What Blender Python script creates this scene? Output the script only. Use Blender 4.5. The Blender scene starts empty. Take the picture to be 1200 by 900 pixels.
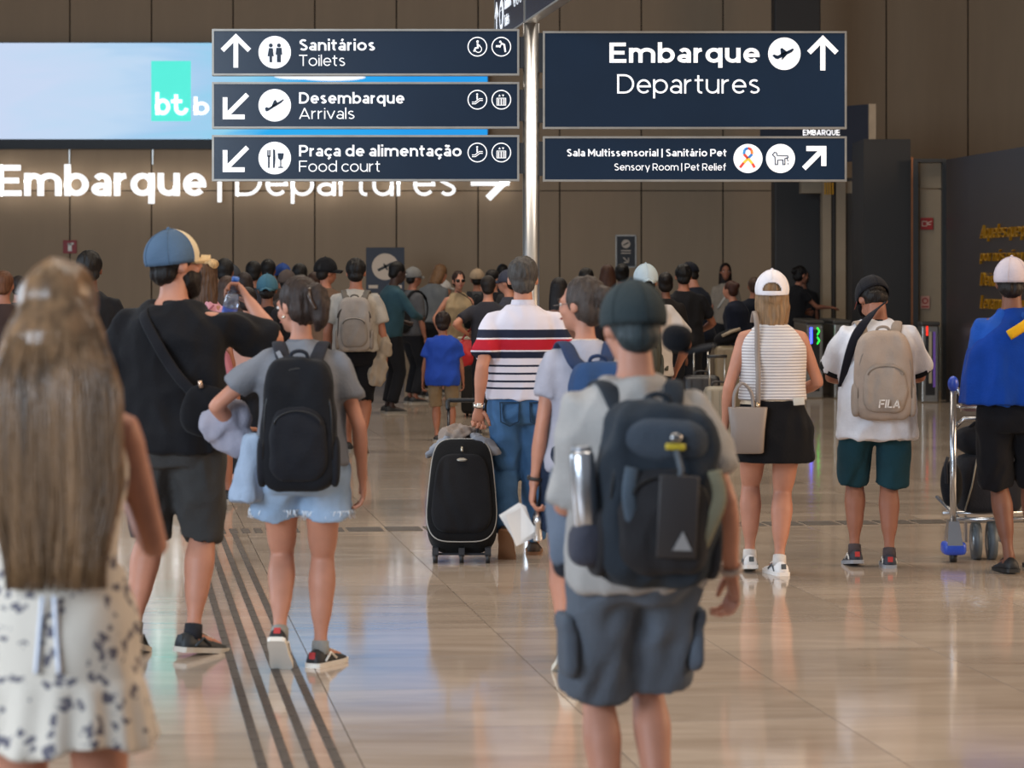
import bpy, math, random
from mathutils import Vector, Matrix, noise
random.seed(7)
C = bpy.context.scene
COL = C.collection
F = 3200.0; HZ = 318.0; CH = 1.66
# ---------------------------------------------------------------- camera, world, light, exposure
cd = bpy.data.cameras.new('camera'); cam = bpy.data.objects.new('camera', cd); COL.objects.link(cam)
cam.location = (0, 0, CH); cam.rotation_euler = (math.pi/2, 0, 0)
cd.sensor_width = 36; cd.lens = F/1200*36; cd.shift_y = -(450-HZ)/1200.0
cd.clip_end = 200; cd.dof.use_dof = True; cd.dof.focus_distance = 18.0; cd.dof.aperture_fstop = 4.4
C.camera = cam
w = bpy.data.worlds.new('hall_ambient'); C.world = w; w.use_nodes = True
w.node_tree.nodes['Background'].inputs[0].default_value = (.55, .58, .65, 1)
w.node_tree.nodes['Background'].inputs[1].default_value = 0.4
def area(name, loc, target, sx, sy, power, col, spread=180):
    l = bpy.data.lights.new(name, 'AREA'); l.shape = 'RECTANGLE'; l.size = sx; l.size_y = sy
    l.energy = power; l.color = col; l.spread = math.radians(spread)
    o = bpy.data.objects.new(name, l); COL.objects.link(o); o.location = loc
    o.rotation_euler = (Vector(target)-Vector(loc)).to_track_quat('-Z', 'Y').to_euler()
    return o
area('window_daylight', (-10, -3, 4.5), (0, 13, 1), 9, 6, 2800, (.70, .84, 1))
area('side_daylight', (-13, 16, 4.5), (0, 18, 1), 9, 5, 1000, (.70, .84, 1))
area('warm_shop_light', (12, 12, 4.5), (0, 15, 1), 8, 4, 1150, (1, .70, .44))
for yy, pw in ((9, 330), (17, 390), (25, 380), (33, 380)):
    area('ceiling_lamp', (0, yy, 7.3), (0, yy, 0), 9, 2.5, pw*.85, (1, .88, .74), 145)
C.view_settings.view_transform = 'Standard'; C.view_settings.look = 'None'
C.view_settings.gamma = 1; C.view_settings.use_curve_mapping = False; C.view_settings.exposure = 0.0

# ---------------------------------------------------------------- helpers
def V(*a): return Vector(a)
def X(px, s): return (px-600)/s
def Z(py, s): return CH-(py-HZ)/s
def hexc(h):
    h = h.lstrip('#'); r = []
    for i in (0, 2, 4):
        c = int(h[i:i+2], 16)/255; r.append(c/12.92 if c <= .04045 else ((c+.055)/1.055)**2.4)
    return (r[0], r[1], r[2], 1)
MATS = {}
def mat(key, col, rough=.8, metal=0, var=.12, scale=6, bump=0, bscale=80, emit=0, sheen=0, spec=.5, kind='noise', stretch=(1, 1, 1), coat=0, trans=0):
    if key in MATS: return MATS[key]
    m = bpy.data.materials.new(key); m.use_nodes = True; nt = m.node_tree; N = nt.nodes; L = nt.links
    b = N['Principled BSDF']; c = hexc(col) if isinstance(col, str) else col
    b.inputs['Roughness'].default_value = rough; b.inputs['Metallic'].default_value = metal
    b.inputs['Specular IOR Level'].default_value = spec; b.inputs['Sheen Weight'].default_value = sheen
    b.inputs['Coat Weight'].default_value = coat
    b.inputs['Transmission Weight'].default_value = trans
    tc = N.new('ShaderNodeTexCoord'); mp = N.new('ShaderNodeMapping'); mp.inputs['Scale'].default_value = stretch
    L.new(tc.outputs['Object'], mp.inputs['Vector'])
    nz = N.new('ShaderNodeTexNoise'); nz.inputs['Scale'].default_value = scale; nz.inputs['Detail'].default_value = 4
    L.new(mp.outputs[0], nz.inputs['Vector'])
    r = N.new('ShaderNodeValToRGB'); e = r.color_ramp.elements
    e[0].position = .3; e[1].position = .7
    e[0].color = tuple(x*(1-var) for x in c[:3])+(1,); e[1].color = tuple(min(1, x*(1+var)) for x in c[:3])+(1,)
    L.new(nz.outputs['Fac'], r.inputs['Fac']); L.new(r.outputs[0], b.inputs['Base Color'])
    if emit:
        L.new(r.outputs[0], b.inputs['Emission Color']); b.inputs['Emission Strength'].default_value = emit
    if bump:
        n2 = N.new('ShaderNodeTexNoise'); n2.inputs['Scale'].default_value = bscale; L.new(mp.outputs[0], n2.inputs['Vector'])
        bp = N.new('ShaderNodeBump'); bp.inputs['Strength'].default_value = bump; bp.inputs['Distance'].default_value = .01
        L.new(n2.outputs['Fac'], bp.inputs['Height']); L.new(bp.outputs[0], b.inputs['Normal'])
    MATS[key] = m; m['b'] = 1
    return m
def folds(m, dist=.05, scale=3.2):
    """soft drape folds on top of the weave"""
    nt = m.node_tree; N = nt.nodes; L = nt.links
    if 'folds' in N: return m
    tc = N.new('ShaderNodeTexCoord'); mp = N.new('ShaderNodeMapping'); mp.inputs['Rotation'].default_value = (.3, .5, .2); mp.inputs['Scale'].default_value = (1.3, 1, .75); L.new(tc.outputs['Object'], mp.inputs[0])
    nz = N.new('ShaderNodeTexNoise'); nz.noise_type = 'RIDGED_MULTIFRACTAL'; nz.inputs['Scale'].default_value = scale; nz.inputs['Detail'].default_value = 1.5; nz.inputs['Distortion'].default_value = .9; L.new(mp.outputs[0], nz.inputs['Vector'])
    bp = N.new('ShaderNodeBump'); bp.name = 'folds'; bp.inputs['Strength'].default_value = .9; bp.inputs['Distance'].default_value = dist; L.new(nz.outputs['Fac'], bp.inputs['Height'])
    b = N['Principled BSDF']; old = [l.from_socket for l in nt.links if l.to_socket == b.inputs['Normal']]
    if old: L.new(old[0], bp.inputs['Normal'])
    L.new(bp.outputs[0], b.inputs['Normal']); return m
def cloth(col, rough=.88, bump=.25, bscale=90, var=.1): return folds(mat('cloth_'+col, col, rough, bump=bump, bscale=bscale, var=var, scale=9, sheen=.03, spec=.15))
def plain(col, rough=.5, metal=0, **k): return mat('plain_%s_%.2f_%g' % (col, rough, metal), col, rough, metal, var=.04, **k)
def hairm(col, var=.35): return mat('hair_'+col, col, .5, var=var, scale=14, stretch=(6, 6, .6), bump=.5, bscale=22, spec=.22)
def skinm(col): return mat('skin_'+col, col, .52, var=.07, scale=12, bump=.08, bscale=140, spec=.35)
SK = {'light': '#b07a63', 'fair': '#c3927c', 'tan': '#93604a', 'brown': '#704735', 'dark': '#3c2a24'}

class MB:
    def __init__(s): s.v = []; s.f = []
    def add(s, vs, fs):
        o = len(s.v); s.v += [Vector(v) for v in vs]; s.f += [tuple(i+o for i in f) for f in fs]; return s
    def loft(s, rings, cap=True, closed=True):
        n = len(rings[0]); vs = [p for r in rings for p in r]; fs = []
        for i in range(len(rings)-1):
            for j in range(n if closed else n-1):
                k = (j+1) % n; fs.append((i*n+j, i*n+k, (i+1)*n+k, (i+1)*n+j))
        if cap: fs.append(tuple(range(n-1, -1, -1))); fs.append(tuple((len(rings)-1)*n+j for j in range(n)))
        return s.add(vs, fs)
    def tube(s, pts, r, n=10, flat=None, ref=None):
        """pts: path; r: radius or list; flat: ratio of second radius; ref: direction of the first radius"""
        pts = [Vector(p) for p in pts]
        if not isinstance(r, (list, tuple)): r = [r]*len(pts)
        rings = []; side = Vector(ref) if ref is not None else None
        for i, p in enumerate(pts):
            t = (pts[min(i+1, len(pts)-1)]-pts[max(i-1, 0)])
            if t.length < 1e-9: t = V(0, 0, 1)
            t.normalize()
            if side is None: side = t.cross(V(0, 1, 0) if abs(t.y) < .9 else V(1, 0, 0))
            a = side-t*side.dot(t)
            if a.length < 1e-6: a = t.orthogonal()
            a.normalize(); b = t.cross(a)
            if ref is None: side = a
            ra = r[i]; rb = ra*(flat if flat else 1)
            if isinstance(ra, (list, tuple)): ra, rb = ra
            rings.append([p+a*math.cos(q*2*math.pi/n)*ra+b*math.sin(q*2*math.pi/n)*rb for q in range(n)])
        return s.loft(rings)
    def ell(s, c, r, n=16, m=10, M=None):
        vs = []; fs = []; c = Vector(c)
        for i in range(m+1):
            th = math.pi*i/m
            for j in range(n):
                ph = 2*math.pi*j/n
                p = V(r[0]*math.sin(th)*math.cos(ph), r[1]*math.sin(th)*math.sin(ph), r[2]*math.cos(th))
                vs.append((M @ p if M else p)+c)
        for i in range(m):
            for j in range(n):
                k = (j+1) % n; fs.append((i*n+j, (i+1)*n+j, (i+1)*n+k, i*n+k))
        return s.add(vs, fs)
    def box(s, c, d, M=None, bev=0):
        c = Vector(c); x, y, z = [q/2 for q in d]
        if bev:
            b = min(bev, x*.95, y*.95, z*.95); rings = []
            def rr(x, y, z, nn=3):
                out = []
                for cx, cy, a0 in ((x-b, y-b, 0), (-x+b, y-b, 90), (-x+b, -y+b, 180), (x-b, -y+b, 270)):
                    for q in range(nn+1):
                        a = math.radians(a0+90*q/nn); out.append(V(cx+b*math.cos(a), cy+b*math.sin(a), z))
                return out
            def sc(ring, k):
                return [V(p.x-math.copysign(min(k, abs(p.x)), p.x), p.y-math.copysign(min(k, abs(p.y)), p.y), p.z) for p in ring]
            rings = [sc(rr(x, y, -z), b), sc(rr(x, y, -z+b*.3), b*.3), rr(x, y, -z+b), rr(x, y, z-b), sc(rr(x, y, z-b*.3), b*.3), sc(rr(x, y, z), b)]
            rings = [[(M @ p if M else p)+c for p in r] for r in rings]
            return s.loft(rings)
        P = [V(i, j, k) for k in (-z, z) for j in (-y, y) for i in (-x, x)]
        P = [(M @ p if M else p)+c for p in P]
        return s.add(P, [(0, 2, 3, 1), (4, 5, 7, 6), (0, 1, 5, 4), (2, 6, 7, 3), (0, 4, 6, 2), (1, 3, 7, 5)])
    def poly(s, pts, y0, y1):
        """outline in x,z extruded from y0 to y1"""
        n = len(pts)
        return s.add([(p[0], y0, p[1]) for p in pts]+[(p[0], y1, p[1]) for p in pts],
                     [tuple(range(n)), tuple(range(2*n-1, n-1, -1))]+[(i, (i+n), (i+1) % n+n, (i+1) % n) for i in range(n)])
    def disc(s, c, r, y0, y1, n=32, r2=None):
        if r2 is None: return s.poly([(c[0]+r*math.cos(2*math.pi*i/n), c[1]+r*math.sin(2*math.pi*i/n)) for i in range(n)], y0, y1)
        vs = []; fs = []
        for i in range(n):
            a = 2*math.pi*i/n; ca, sa = math.cos(a), math.sin(a)
            for rr, yy in ((r, y0), (r2, y0), (r2, y1), (r, y1)): vs.append((c[0]+rr*ca, yy, c[1]+rr*sa))
        for i in range(n):
            k = (i+1) % n
            for q in range(4): fs.append((i*4+q, k*4+q, k*4+(q+1) % 4, i*4+(q+1) % 4))
        return s.add(vs, fs)
    def stroke(s, pts, wd, y0, y1):
        """thick polyline in x,z"""
        for (a, b) in zip(pts[:-1], pts[1:]):
            a = Vector(a); b = Vector(b); d = (b-a)
            if d.length < 1e-9: continue
            d.normalize(); n = Vector((-d.y, d.x))*wd/2; e = d*wd*.25
            q = [a-e+n, a-e-n, b+e-n, b+e+n]; s.poly([(p.x, p.y) for p in q], y0, y1)
        return s
    def mesh(s, name, smooth=True):
        me = bpy.data.meshes.new(name); me.from_pydata([tuple(v) for v in s.v], [], s.f); me.validate()
        if smooth: me.polygons.foreach_set('use_smooth', [True]*len(me.polygons))
        me.update(); return me
    def obj(s, name, m=None, parent=None, smooth=True, loc=None, fixn=True):
        me = s.mesh(name, smooth)
        if fixn:
            import bmesh
            bm = bmesh.new(); bm.from_mesh(me); bmesh.ops.recalc_face_normals(bm, faces=bm.faces); bm.to_mesh(me); bm.free()
        return link(name, me, m, parent, loc)
def link(name, me, m=None, parent=None, loc=None):
    o = bpy.data.objects.new(name, me); COL.objects.link(o)
    if m: me.materials.append(m)
    if parent: o.parent = parent
    if loc: o.location = loc
    return o
def remesh(mb, vox, smooth=4, wr=0, wsc=(9, 9, 5), ridge=False, seed=0):
    """one continuous surface out of overlapping volumes"""
    me = mb.mesh('tmp'); o = bpy.data.objects.new('tmp', me); COL.objects.link(o)
    r = o.modifiers.new('r', 'REMESH'); r.mode = 'VOXEL'; r.voxel_size = vox; r.use_smooth_shade = True
    if smooth: sm = o.modifiers.new('s', 'SMOOTH'); sm.factor = .5; sm.iterations = smooth
    dg = bpy.context.evaluated_depsgraph_get(); out = bpy.data.meshes.new_from_object(o.evaluated_get(dg))
    bpy.data.objects.remove(o); bpy.data.meshes.remove(me)
    if wr:
        sv = Vector(wsc); off = V(seed*3.1, seed*1.7, seed)
        for v, nn in zip(out.vertices, [x.vector.copy() for x in out.vertex_normals]):
            p = v.co*sv+off if False else V(v.co.x*sv.x, v.co.y*sv.y, v.co.z*sv.z)+off
            a = noise.noise(p); q = noise.noise(p*2.1+V(5, 3, 1))
            h = (1-abs(a)*3.2)*.7+q*.6
            v.co += nn*(h*wr)
    return out
def tag(o, label=None, cat=None, group=None, kind=None):
    if label: o['label'] = label
    if cat: o['category'] = cat
    if group: o['group'] = group
    if kind: o['kind'] = kind
    return o
def thing(name, label, cat, loc=(0, 0, 0), rz=0, group=None):
    o = bpy.data.objects.new(name, None); COL.objects.link(o); o.location = loc; o.rotation_euler = (0, 0, rz)
    o.empty_display_size = .1
    return tag(o, label, cat, group)
def smooth01(t): t = max(0, min(1, t)); return t*t*(3-2*t)
def ik(a, t, l1, l2, pole):
    a = Vector(a); t = Vector(t); d = t-a; L = d.length
    if L > (l1+l2)*.995: t = a+d*((l1+l2)*.995/L); d = t-a; L = d.length
    u = d/L; x = (l1*l1-l2*l2+L*L)/(2*L); h = math.sqrt(max(0, l1*l1-x*x))
    p = Vector(pole); p = p-u*p.dot(u)
    if p.length < 1e-6: p = u.orthogonal()
    p.normalize(); return a+u*x+p*h, t
def along(pts, rs, n=4):
    """smooth interpolation of a limb's centre line and radii"""
    P = []; R = []
    for i in range(len(pts)-1):
        for k in range(n):
            t = k/n; P.append(Vector(pts[i]).lerp(Vector(pts[i+1]), t)); tt = smooth01(t); R.append(rs[i]*(1-tt)+rs[i+1]*tt)
    P.append(Vector(pts[-1])); R.append(rs[-1]); return P, R

# ---------------------------------------------------------------- a geometric stroke alphabet for all lettering
XH = .74
def arc(cx, cz, rx, rz, a0, a1, n=None):
    n = n or max(4, int(abs(a1-a0)/15))
    return [(cx+rx*math.cos(math.radians(a0+(a1-a0)*i/n)), cz+rz*math.sin(math.radians(a0+(a1-a0)*i/n))) for i in range(n+1)]
def glyph(c, w):
    h = w/2; r = XH/2; base = {'á': 'a', 'ã': 'a', 'ç': 'c', 'ó': 'o'}.get(c, c); S = []; A = .6
    oval = lambda cx, rr=.36: arc(cx, r, rr-h, r-h, 0, 360, 28)
    if base == 'a': S = [[(.58-h, 0), (.58-h, .42)]+arc(.31, XH-.27, .27-h, .27-h, 0, 150), arc(.285, .215, .285-h, .215-h, 0, 360, 24)]; A = .58
    elif base == 'b': S = [[(h, 0), (h, 1.02)], oval(.36)]; A = .72
    elif base == 'c': S = [arc(.36, r, .36-h, r-h, 42, 318)]; A = .62
    elif base == 'd': S = [[(.72-h, 0), (.72-h, 1.02)], oval(.36)]; A = .72
    elif base == 'e': S = [[(h, r), (.7-h, r)]+arc(.355, r, .345-h, r-h, 5, 318)]; A = .70
    elif base == 'f': S = [[(.2, 0), (.2, .75)]+arc(.2+.2-h, .78, .2-h, .24-h, 180, 75), [(.03, XH-h), (.42, XH-h)]]; A = .4
    elif base == 'g': S = [oval(.36), [(.7-h, XH), (.7-h, .05)]+arc(.36, .02, .34-h, .27-h, 0, -145)]; A = .7
    elif base == 'i': S = [[(h, 0), (h, XH)], [(h, .88), (h, .88+w)]]; A = w
    elif base == 'l': S = [[(h, 0), (h, 1.02)]]; A = w
    elif base == 'n': S = [[(h, 0), (h, XH)], [(h, .42)]+arc(.33, XH-.32, .33-h, .32-h, 180, 0)+[(.66-h, 0)]]; A = .66
    elif base == 'm':
        S = [[(h, 0), (h, XH)], [(h, .42)]+arc(.29, XH-.3, .29-h, .3-h, 180, 0)+[(.58-h, 0)], [(.58-h, .42)]+arc(.58-h+.27, XH-.3, .27, .3-h, 180, 0)+[(1.12-h, 0)]]; A = 1.12
    elif base == 'o': S = [oval(.37, .37)]; A = .74
    elif base == 'p': S = [[(h, -.25), (h, XH)], oval(.36)]; A = .72
    elif base == 'q': S = [[(.72-h, -.25), (.72-h, XH)], oval(.36)]; A = .72
    elif base == 'r': S = [[(h, 0), (h, XH)], [(h, .38)]+arc(.36, XH-.34, .36-h, .34-h, 180, 92)]; A = .4
    elif base == 's': S = [arc(.28, XH-.205, .245-h, .205-h, 40, 200)+arc(.29, .2, .25-h, .2-h, 60, -150)]; A = .56
    elif base == 't': S = [[(.18, .95), (.18, .2)]+arc(.18+.2-h, .2, .2-h, .2-h, 180, 285), [(0, XH-h), (.42, XH-h)]]; A = .44
    elif base == 'u': S = [[(h, XH), (h, .32)]+arc(.33, .32, .33-h, .32-h, 180, 360)+[(.66-h, .32)], [(.66-h, XH), (.66-h, 0)]]; A = .66
    elif base == 'v': S = [[(h*.9, XH), (.34, h*.4)], [(.68-h*.9, XH), (.34, h*.4)]]; A = .68
    elif base == 'x': S = [[(h, XH), (.64-h, 0)], [(.64-h, XH), (h, 0)]]; A = .64
    elif base == 'y': S = [[(h*.9, XH), (.34, .03)], [(.68-h*.9, XH), (.28, -.25)]]; A = .68
    elif base == 'A': S = [[(h, 0), (.44, 1-h*.5)], [(.88-h, 0), (.44, 1-h*.5)], [(.18, .27), (.7, .27)]]; A = .88
    elif base == 'B': S = [[(h, 0), (h, 1)], [(h, 1-h), (.42, 1-h)]+arc(.42, .76, .24-h*.6, .24-h, 90, -90)+[(h, .52)], [(.42, .52)]+arc(.45, .26+h*.3, .27-h, .26-h*.6, 90, -90)+[(h, h)]]; A = .74
    elif base == 'D': S = [[(h, 0), (h, 1)], [(h, 1-h), (.35, 1-h)]+arc(.35, .5, .48-h, .5-h, 90, -90)+[(h, h)]]; A = .84
    elif base == 'E': S = [[(h, 0), (h, 1)], [(h, 1-h), (.7, 1-h)], [(h, .5), (.64, .5)], [(h, h), (.72, h)]]; A = .72
    elif base == 'F': S = [[(h, 0), (h, 1)], [(h, 1-h), (.68, 1-h)], [(h, .48), (.62, .48)]]; A = .68
    elif base == 'I': S = [[(h, 0), (h, 1)]]; A = w
    elif base == 'L': S = [[(h, 0), (h, 1)], [(h, h), (.62, h)]]; A = .62
    elif base == 'M': S = [[(h, 0), (h, 1)], [(.9-h, 0), (.9-h, 1)], [(h, 1-h), (.45, .34), (.9-h, 1-h)]]; A = .9
    elif base == 'P': S = [[(h, 0), (h, 1)], [(h, 1-h), (.4, 1-h)]+arc(.4, .67, .33-h, .33-h, 90, -90)+[(h, .34+h)]]; A = .73
    elif base == 'R': S = [[(h, 0), (h, 1)], [(h, 1-h), (.42, 1-h)]+arc(.42, .67, .31-h, .33-h, 90, -90)+[(h, .34+h)], [(.4, .36), (.72-h*.5, 0)]]; A = .75
    elif base == 'Q': S = [arc(.5, .5, .5-h, .5-h, 0, 360, 30), [(.6, .25), (.9, -.03)]]; A = 1.0
    elif base == 'U': S = [[(h, 1), (h, .38)]+arc(.39, .38, .39-h, .38-h, 180, 360)+[(.78-h, 1)]]; A = .78
    elif base == 'S': S = [arc(.34, .735, .31-h, .265-h, 38, 200)+arc(.35, .265, .32-h, .265-h, 62, -150)]; A = .68
    elif base == 'T': S = [[(.36, 0), (.36, 1)], [(0, 1-h), (.72, 1-h)]]; A = .72
    elif base == '|': S = [[(h, -.15), (h, 1.05)]]; A = w
    elif base == ',': S = [[(h, .1), (0, -.14)]]; A = w
    elif base == ' ': return [], .28
    if c in 'áó': S.append([(A*.45, .84), (A*.62, 1.03)])
    if c == 'ã': S.append([(A*.2, .87), (A*.35, .95), (A*.6, .88), (A*.8, .96)])
    if c == 'ç': S.append([(.36, 0), (.44, -.1), (.3, -.24)])
    return S, A
def ribbon(mb, pts, w, f, y0, y1):
    P = [Vector(p) for p in pts]; L = []; n = len(P)
    closed = n > 4 and (P[0]-P[-1]).length < 1e-4
    for i, p in enumerate(P):
        if closed: a = P[i-1 if i > 0 else n-2]; b = P[i+1 if i < n-1 else 1]
        else: a = P[max(i-1, 0)]; b = P[min(i+1, n-1)]
        d1 = (p-a) if (p-a).length > 1e-6 else (b-p); d2 = (b-p) if (b-p).length > 1e-6 else (p-a)
        d1 = d1.normalized(); d2 = d2.normalized(); t = (d1+d2)
        t = t.normalized() if t.length > 1e-6 else d1
        nn = Vector((-t.y, t.x)); k = 1/max(.5, nn.dot(Vector((-d1.y, d1.x)))); L.append((p+nn*w/2*k, p-nn*w/2*k))
    vs = []; fs = []
    for (q, r) in L:
        for pt in (q, r):
            x, z = f(pt.x, pt.y); vs += [(x, y0, z), (x, y1, z)]
    for i in range(n-1):
        a = i*4; b = a+4; fs += [(a, a+2, b+2, b), (a+1, b+1, b+3, a+3), (a, b, b+1, a+1), (a+2, a+3, b+3, b+2)]
    if not closed: fs += [(0, 1, 3, 2), ((n-1)*4, (n-1)*4+2, (n-1)*4+3, (n-1)*4+1)]
    mb.add(vs, fs)
def text(body, x0, x1, zb, cap, y, depth, w=.14, shear=0, gap=.11, split=False):
    """lettering in the x,z plane facing -y: width x0..x1, baseline zb, cap height cap"""
    gl = []; x = 0
    for c in body:
        S, A = glyph(c, w); gl.append((S, x)); x += A+(gap if c != ' ' else 0)
    tot = x-gap; k = (x1-x0)/tot; out = []; mb = MB()
    for S, ox in gl:
        for st in S: ribbon(mb, [(p[0]+ox, p[1]) for p in st], w, lambda a, b: (x0+a*k+shear*b*cap, zb+b*cap), y-depth, y)
        if split:
            if mb.v: out.append(mb)
            mb = MB()
    return out if split else mb

# ---------------------------------------------------------------- floor
TH = math.atan2(464, F); U = V(-math.sin(TH), math.cos(TH), 0); W_ = V(math.cos(TH), math.sin(TH), 0)
def tile_material():
    m = bpy.data.materials.new('polished_beige_stone'); m.use_nodes = True; nt = m.node_tree; N = nt.nodes; L = nt.links; b = N['Principled BSDF']
    tc = N.new('ShaderNodeTexCoord'); oi = N.new('ShaderNodeObjectInfo')
    geo = N.new('ShaderNodeNewGeometry')
    mp = N.new('ShaderNodeMapping'); mp.inputs['Scale'].default_value = (.7, 3.2, 1); L.new(geo.outputs['Position'], mp.inputs['Vector'])
    off = N.new('ShaderNodeVectorMath'); off.operation = 'SCALE'; off.inputs[0].default_value = (7, 5, 3); L.new(oi.outputs['Random'], off.inputs['Scale']); L.new(off.outputs[0], mp.inputs['Location'])
    n1 = N.new('ShaderNodeTexNoise'); n1.inputs['Scale'].default_value = 1.6; n1.inputs['Detail'].default_value = 8; n1.inputs['Roughness'].default_value = .62; n1.inputs['Distortion'].default_value = .8
    L.new(mp.outputs[0], n1.inputs['Vector'])
    r = N.new('ShaderNodeValToRGB'); e = r.color_ramp.elements; e[0].position = .28; e[1].position = .75
    e[0].color = hexc('#9c8b7b'); e[1].color = hexc('#bcad9d'); L.new(n1.outputs['Fac'], r.inputs['Fac'])
    hs = N.new('ShaderNodeHueSaturation'); mr = N.new('ShaderNodeMapRange'); mr.inputs['To Min'].default_value = .9; mr.inputs['To Max'].default_value = 1.1
    L.new(oi.outputs['Random'], mr.inputs['Value']); L.new(mr.outputs[0], hs.inputs['Value']); L.new(r.outputs[0], hs.inputs['Color']); L.new(hs.outputs[0], b.inputs['Base Color'])
    rr = N.new('ShaderNodeMapRange'); rr.inputs['To Min'].default_value = .06; rr.inputs['To Max'].default_value = .13; L.new(n1.outputs['Fac'], rr.inputs['Value']); L.new(rr.outputs[0], b.inputs['Roughness'])
    b.inputs['IOR'].default_value = 1.52
    n3 = N.new('ShaderNodeTexNoise'); n3.inputs['Scale'].default_value = 2.2; L.new(geo.outputs['Position'], n3.inputs['Vector'])
    bp = N.new('ShaderNodeBump'); bp.inputs['Strength'].default_value = .04; bp.inputs['Distance'].default_value = .01; L.new(n3.outputs['Fac'], bp.inputs['Height']); L.new(bp.outputs[0], b.inputs['Normal'])
    return m
TM = tile_material()
grout = mat('grout', '#4b4138', .7)
fl = MB(); fl.box((0, 22, -.03), (44, 60, .054)); floor = fl.obj('floor', grout, smooth=False); tag(floor, kind='structure')
TS = .905; tiles = []; rest = MB()
base = MB().box((0, 0, 0), (TS-.004, TS-.004, .006)).mesh('floor_tile', False); base.materials.append(TM)
for i in range(-22, 26):
    for j in range(-10, 44):
        p = W_*(.82+TS*(i+.5)) + U*(14.38+TS*(j+.5))
        if not (-3 < p.y < 50 and abs(p.x) < 20): continue
        px = 600+p.x*F/max(p.y, .1); vis = p.y > 8 and -120 < px < 1320
        tiles.append((0 if vis else 1, p.y if vis else (p.x**2+p.y**2), p))
tiles.sort(key=lambda t: (t[0], t[1]))
for q, (a, b_, p) in enumerate(tiles):
    if a == 0 and q < 300:
        o = bpy.data.objects.new('floor_tile', base); COL.objects.link(o); o.parent = floor; o.location = p; o.rotation_euler = (0, 0, TH)
    else: rest.box(p, (TS-.004, TS-.004, .006), Matrix.Rotation(TH, 3, 'Z'))
tag(rest.obj('floor_tile_field', TM, floor, False), kind='stuff')
# tactile paving bars
tac = mat('tactile_bar', '#3c342d', .55, bump=.4, bscale=60)
bl = MB().box((0, 0, 0), (.034, .232, .006), bev=.003).mesh('tactile_bar', False); bl.materials.append(tac)
bs = MB().box((0, 0, 0), (.05, .3, .006), bev=.003).mesh('tactile_bar', False); bs.materials.append(tac)
bt_ = MB().box((0, 0, 0), (.225, .052, .006), bev=.003).mesh('tactile_bar', False); bt_.materials.append(tac)
def bar(me, p):
    o = bpy.data.objects.new('tactile_bar', me); COL.objects.link(o); o.parent = floor; o.location = p+V(0, 0, .004); o.rotation_euler = (0, 0, TH)
for lat in (.484, .569, .654, .739):
    for k in range(39): bar(bl, W_*lat+U*(17.28-.245*(k+.5)))
for k in range(10): bar(bs, W_*(.43+.078*k+.0)+U*17.48)
for k in range(13):
    for q in range(4): bar(bt_, W_*(1.33+.25*k)+U*(17.37+.072*q))
for k in range(6):
    for q in range(4): bar(bt_, W_*(4.58+.25*k)+U*(17.37+.072*q))
# ---------------------------------------------------------------- walls, ceiling
SW = 72.5; YW = F/SW
wm = mat('wall_laminate', '#9c8468', .62, var=.035, scale=2, stretch=(3, 1, .4), bump=.05, bscale=60)
wb = MB(); wb.box((0, YW+.12, 4), (34, .12, 8)); wall = wb.obj('wall_back', mat('wall_joint', '#241d17', .9), smooth=False); tag(wall, kind='structure')
PWD = 95.7/SW; xx0 = X(-14, SW)
pl = MB().box((0, 0, 0), (PWD-.022, .05, 2.955)).mesh('wall_panel', False); pl.materials.append(wm)
pu = MB().box((0, 0, 0), (PWD-.022, .05, 5.01)).mesh('wall_panel', False); pu.materials.append(wm)
for k in range(-5, 19):
    xc = xx0+PWD*(k+.5)
    for me, zz in ((pl, 1.4775), (pu, 5.475)):
        o = bpy.data.objects.new('wall_panel', me); COL.objects.link(o); o.parent = wall; o.location = (xc, YW+.035, zz)
ce = MB(); ce.box((0, 26, 8.05), (34, 37, .1)); tag(ce.obj('ceiling', mat('ceiling_paint', '#5c554d', .8), smooth=False), kind='structure')
for k in range(5):   # ceiling lamps, seen only from elsewhere
    pass
# dark clad column
col_m = mat('dark_cladding', '#231f1c', .55, var=.08, scale=2)
cb = MB(); cb.box(((X(908, 80)+X(962, 80))/2, 40.3, 4), (54/80, .55, 8), bev=.02); tag(cb.obj('trim_1', col_m, smooth=False), kind='structure')
cb = MB()
for a in (-.12, .12): cb.box(((X(908, 80)+X(962, 80))/2+a, 40.02, 4), (.012, .02, 8))
# glazed passage beside the column
beige = mat('beige_panel', '#8a7a64', .6, var=.04); copper = mat('copper_trim', '#8a5a3c', .4, .6)
steel = mat('brushed_steel', '#9d9992', .32, .9, stretch=(1, 1, 20), var=.1)
def wall_box(name, x0, x1, y0, y1, z0, z1, m, parent=None, kind='structure'):
    b = MB(); b.box(((x0+x1)/2, (y0+y1)/2, (z0+z1)/2), (x1-x0, y1-y0, z1-z0)); o = b.obj(name, m, parent, smooth=False)
    if kind and parent is None: tag(o, kind=kind)
    return o
s2 = 82; y2 = F/s2
pas = wall_box('trim_2', X(964, s2), X(974, s2), y2, y2+.3, 0, 3.6, beige)
wall_box('post_strip', X(975, s2), X(979, s2), y2+.05, y2+.3, 0, 3.6, col_m, pas)
wall_box('post_panel', X(980, s2), X(991, s2), y2, y2+.3, 0, 3.6, beige, pas)
wall_box('post_panel', X(991.5, s2), X(1006, s2), y2+.1, y2+.3, 0, 3.0, col_m, pas)
wall_box('copper_strip', X(1007, s2), X(1009, s2), y2+.05, y2+.2, 0, 3.1, copper, pas)
wall_box('header_panel', X(940, s2), X(1011, s2), y2+.1, y2+.4, 2.78, 2.95, beige, pas)
gold = mat('gold_letters', '#b98a24', .35, .5, var=.1)
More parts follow.
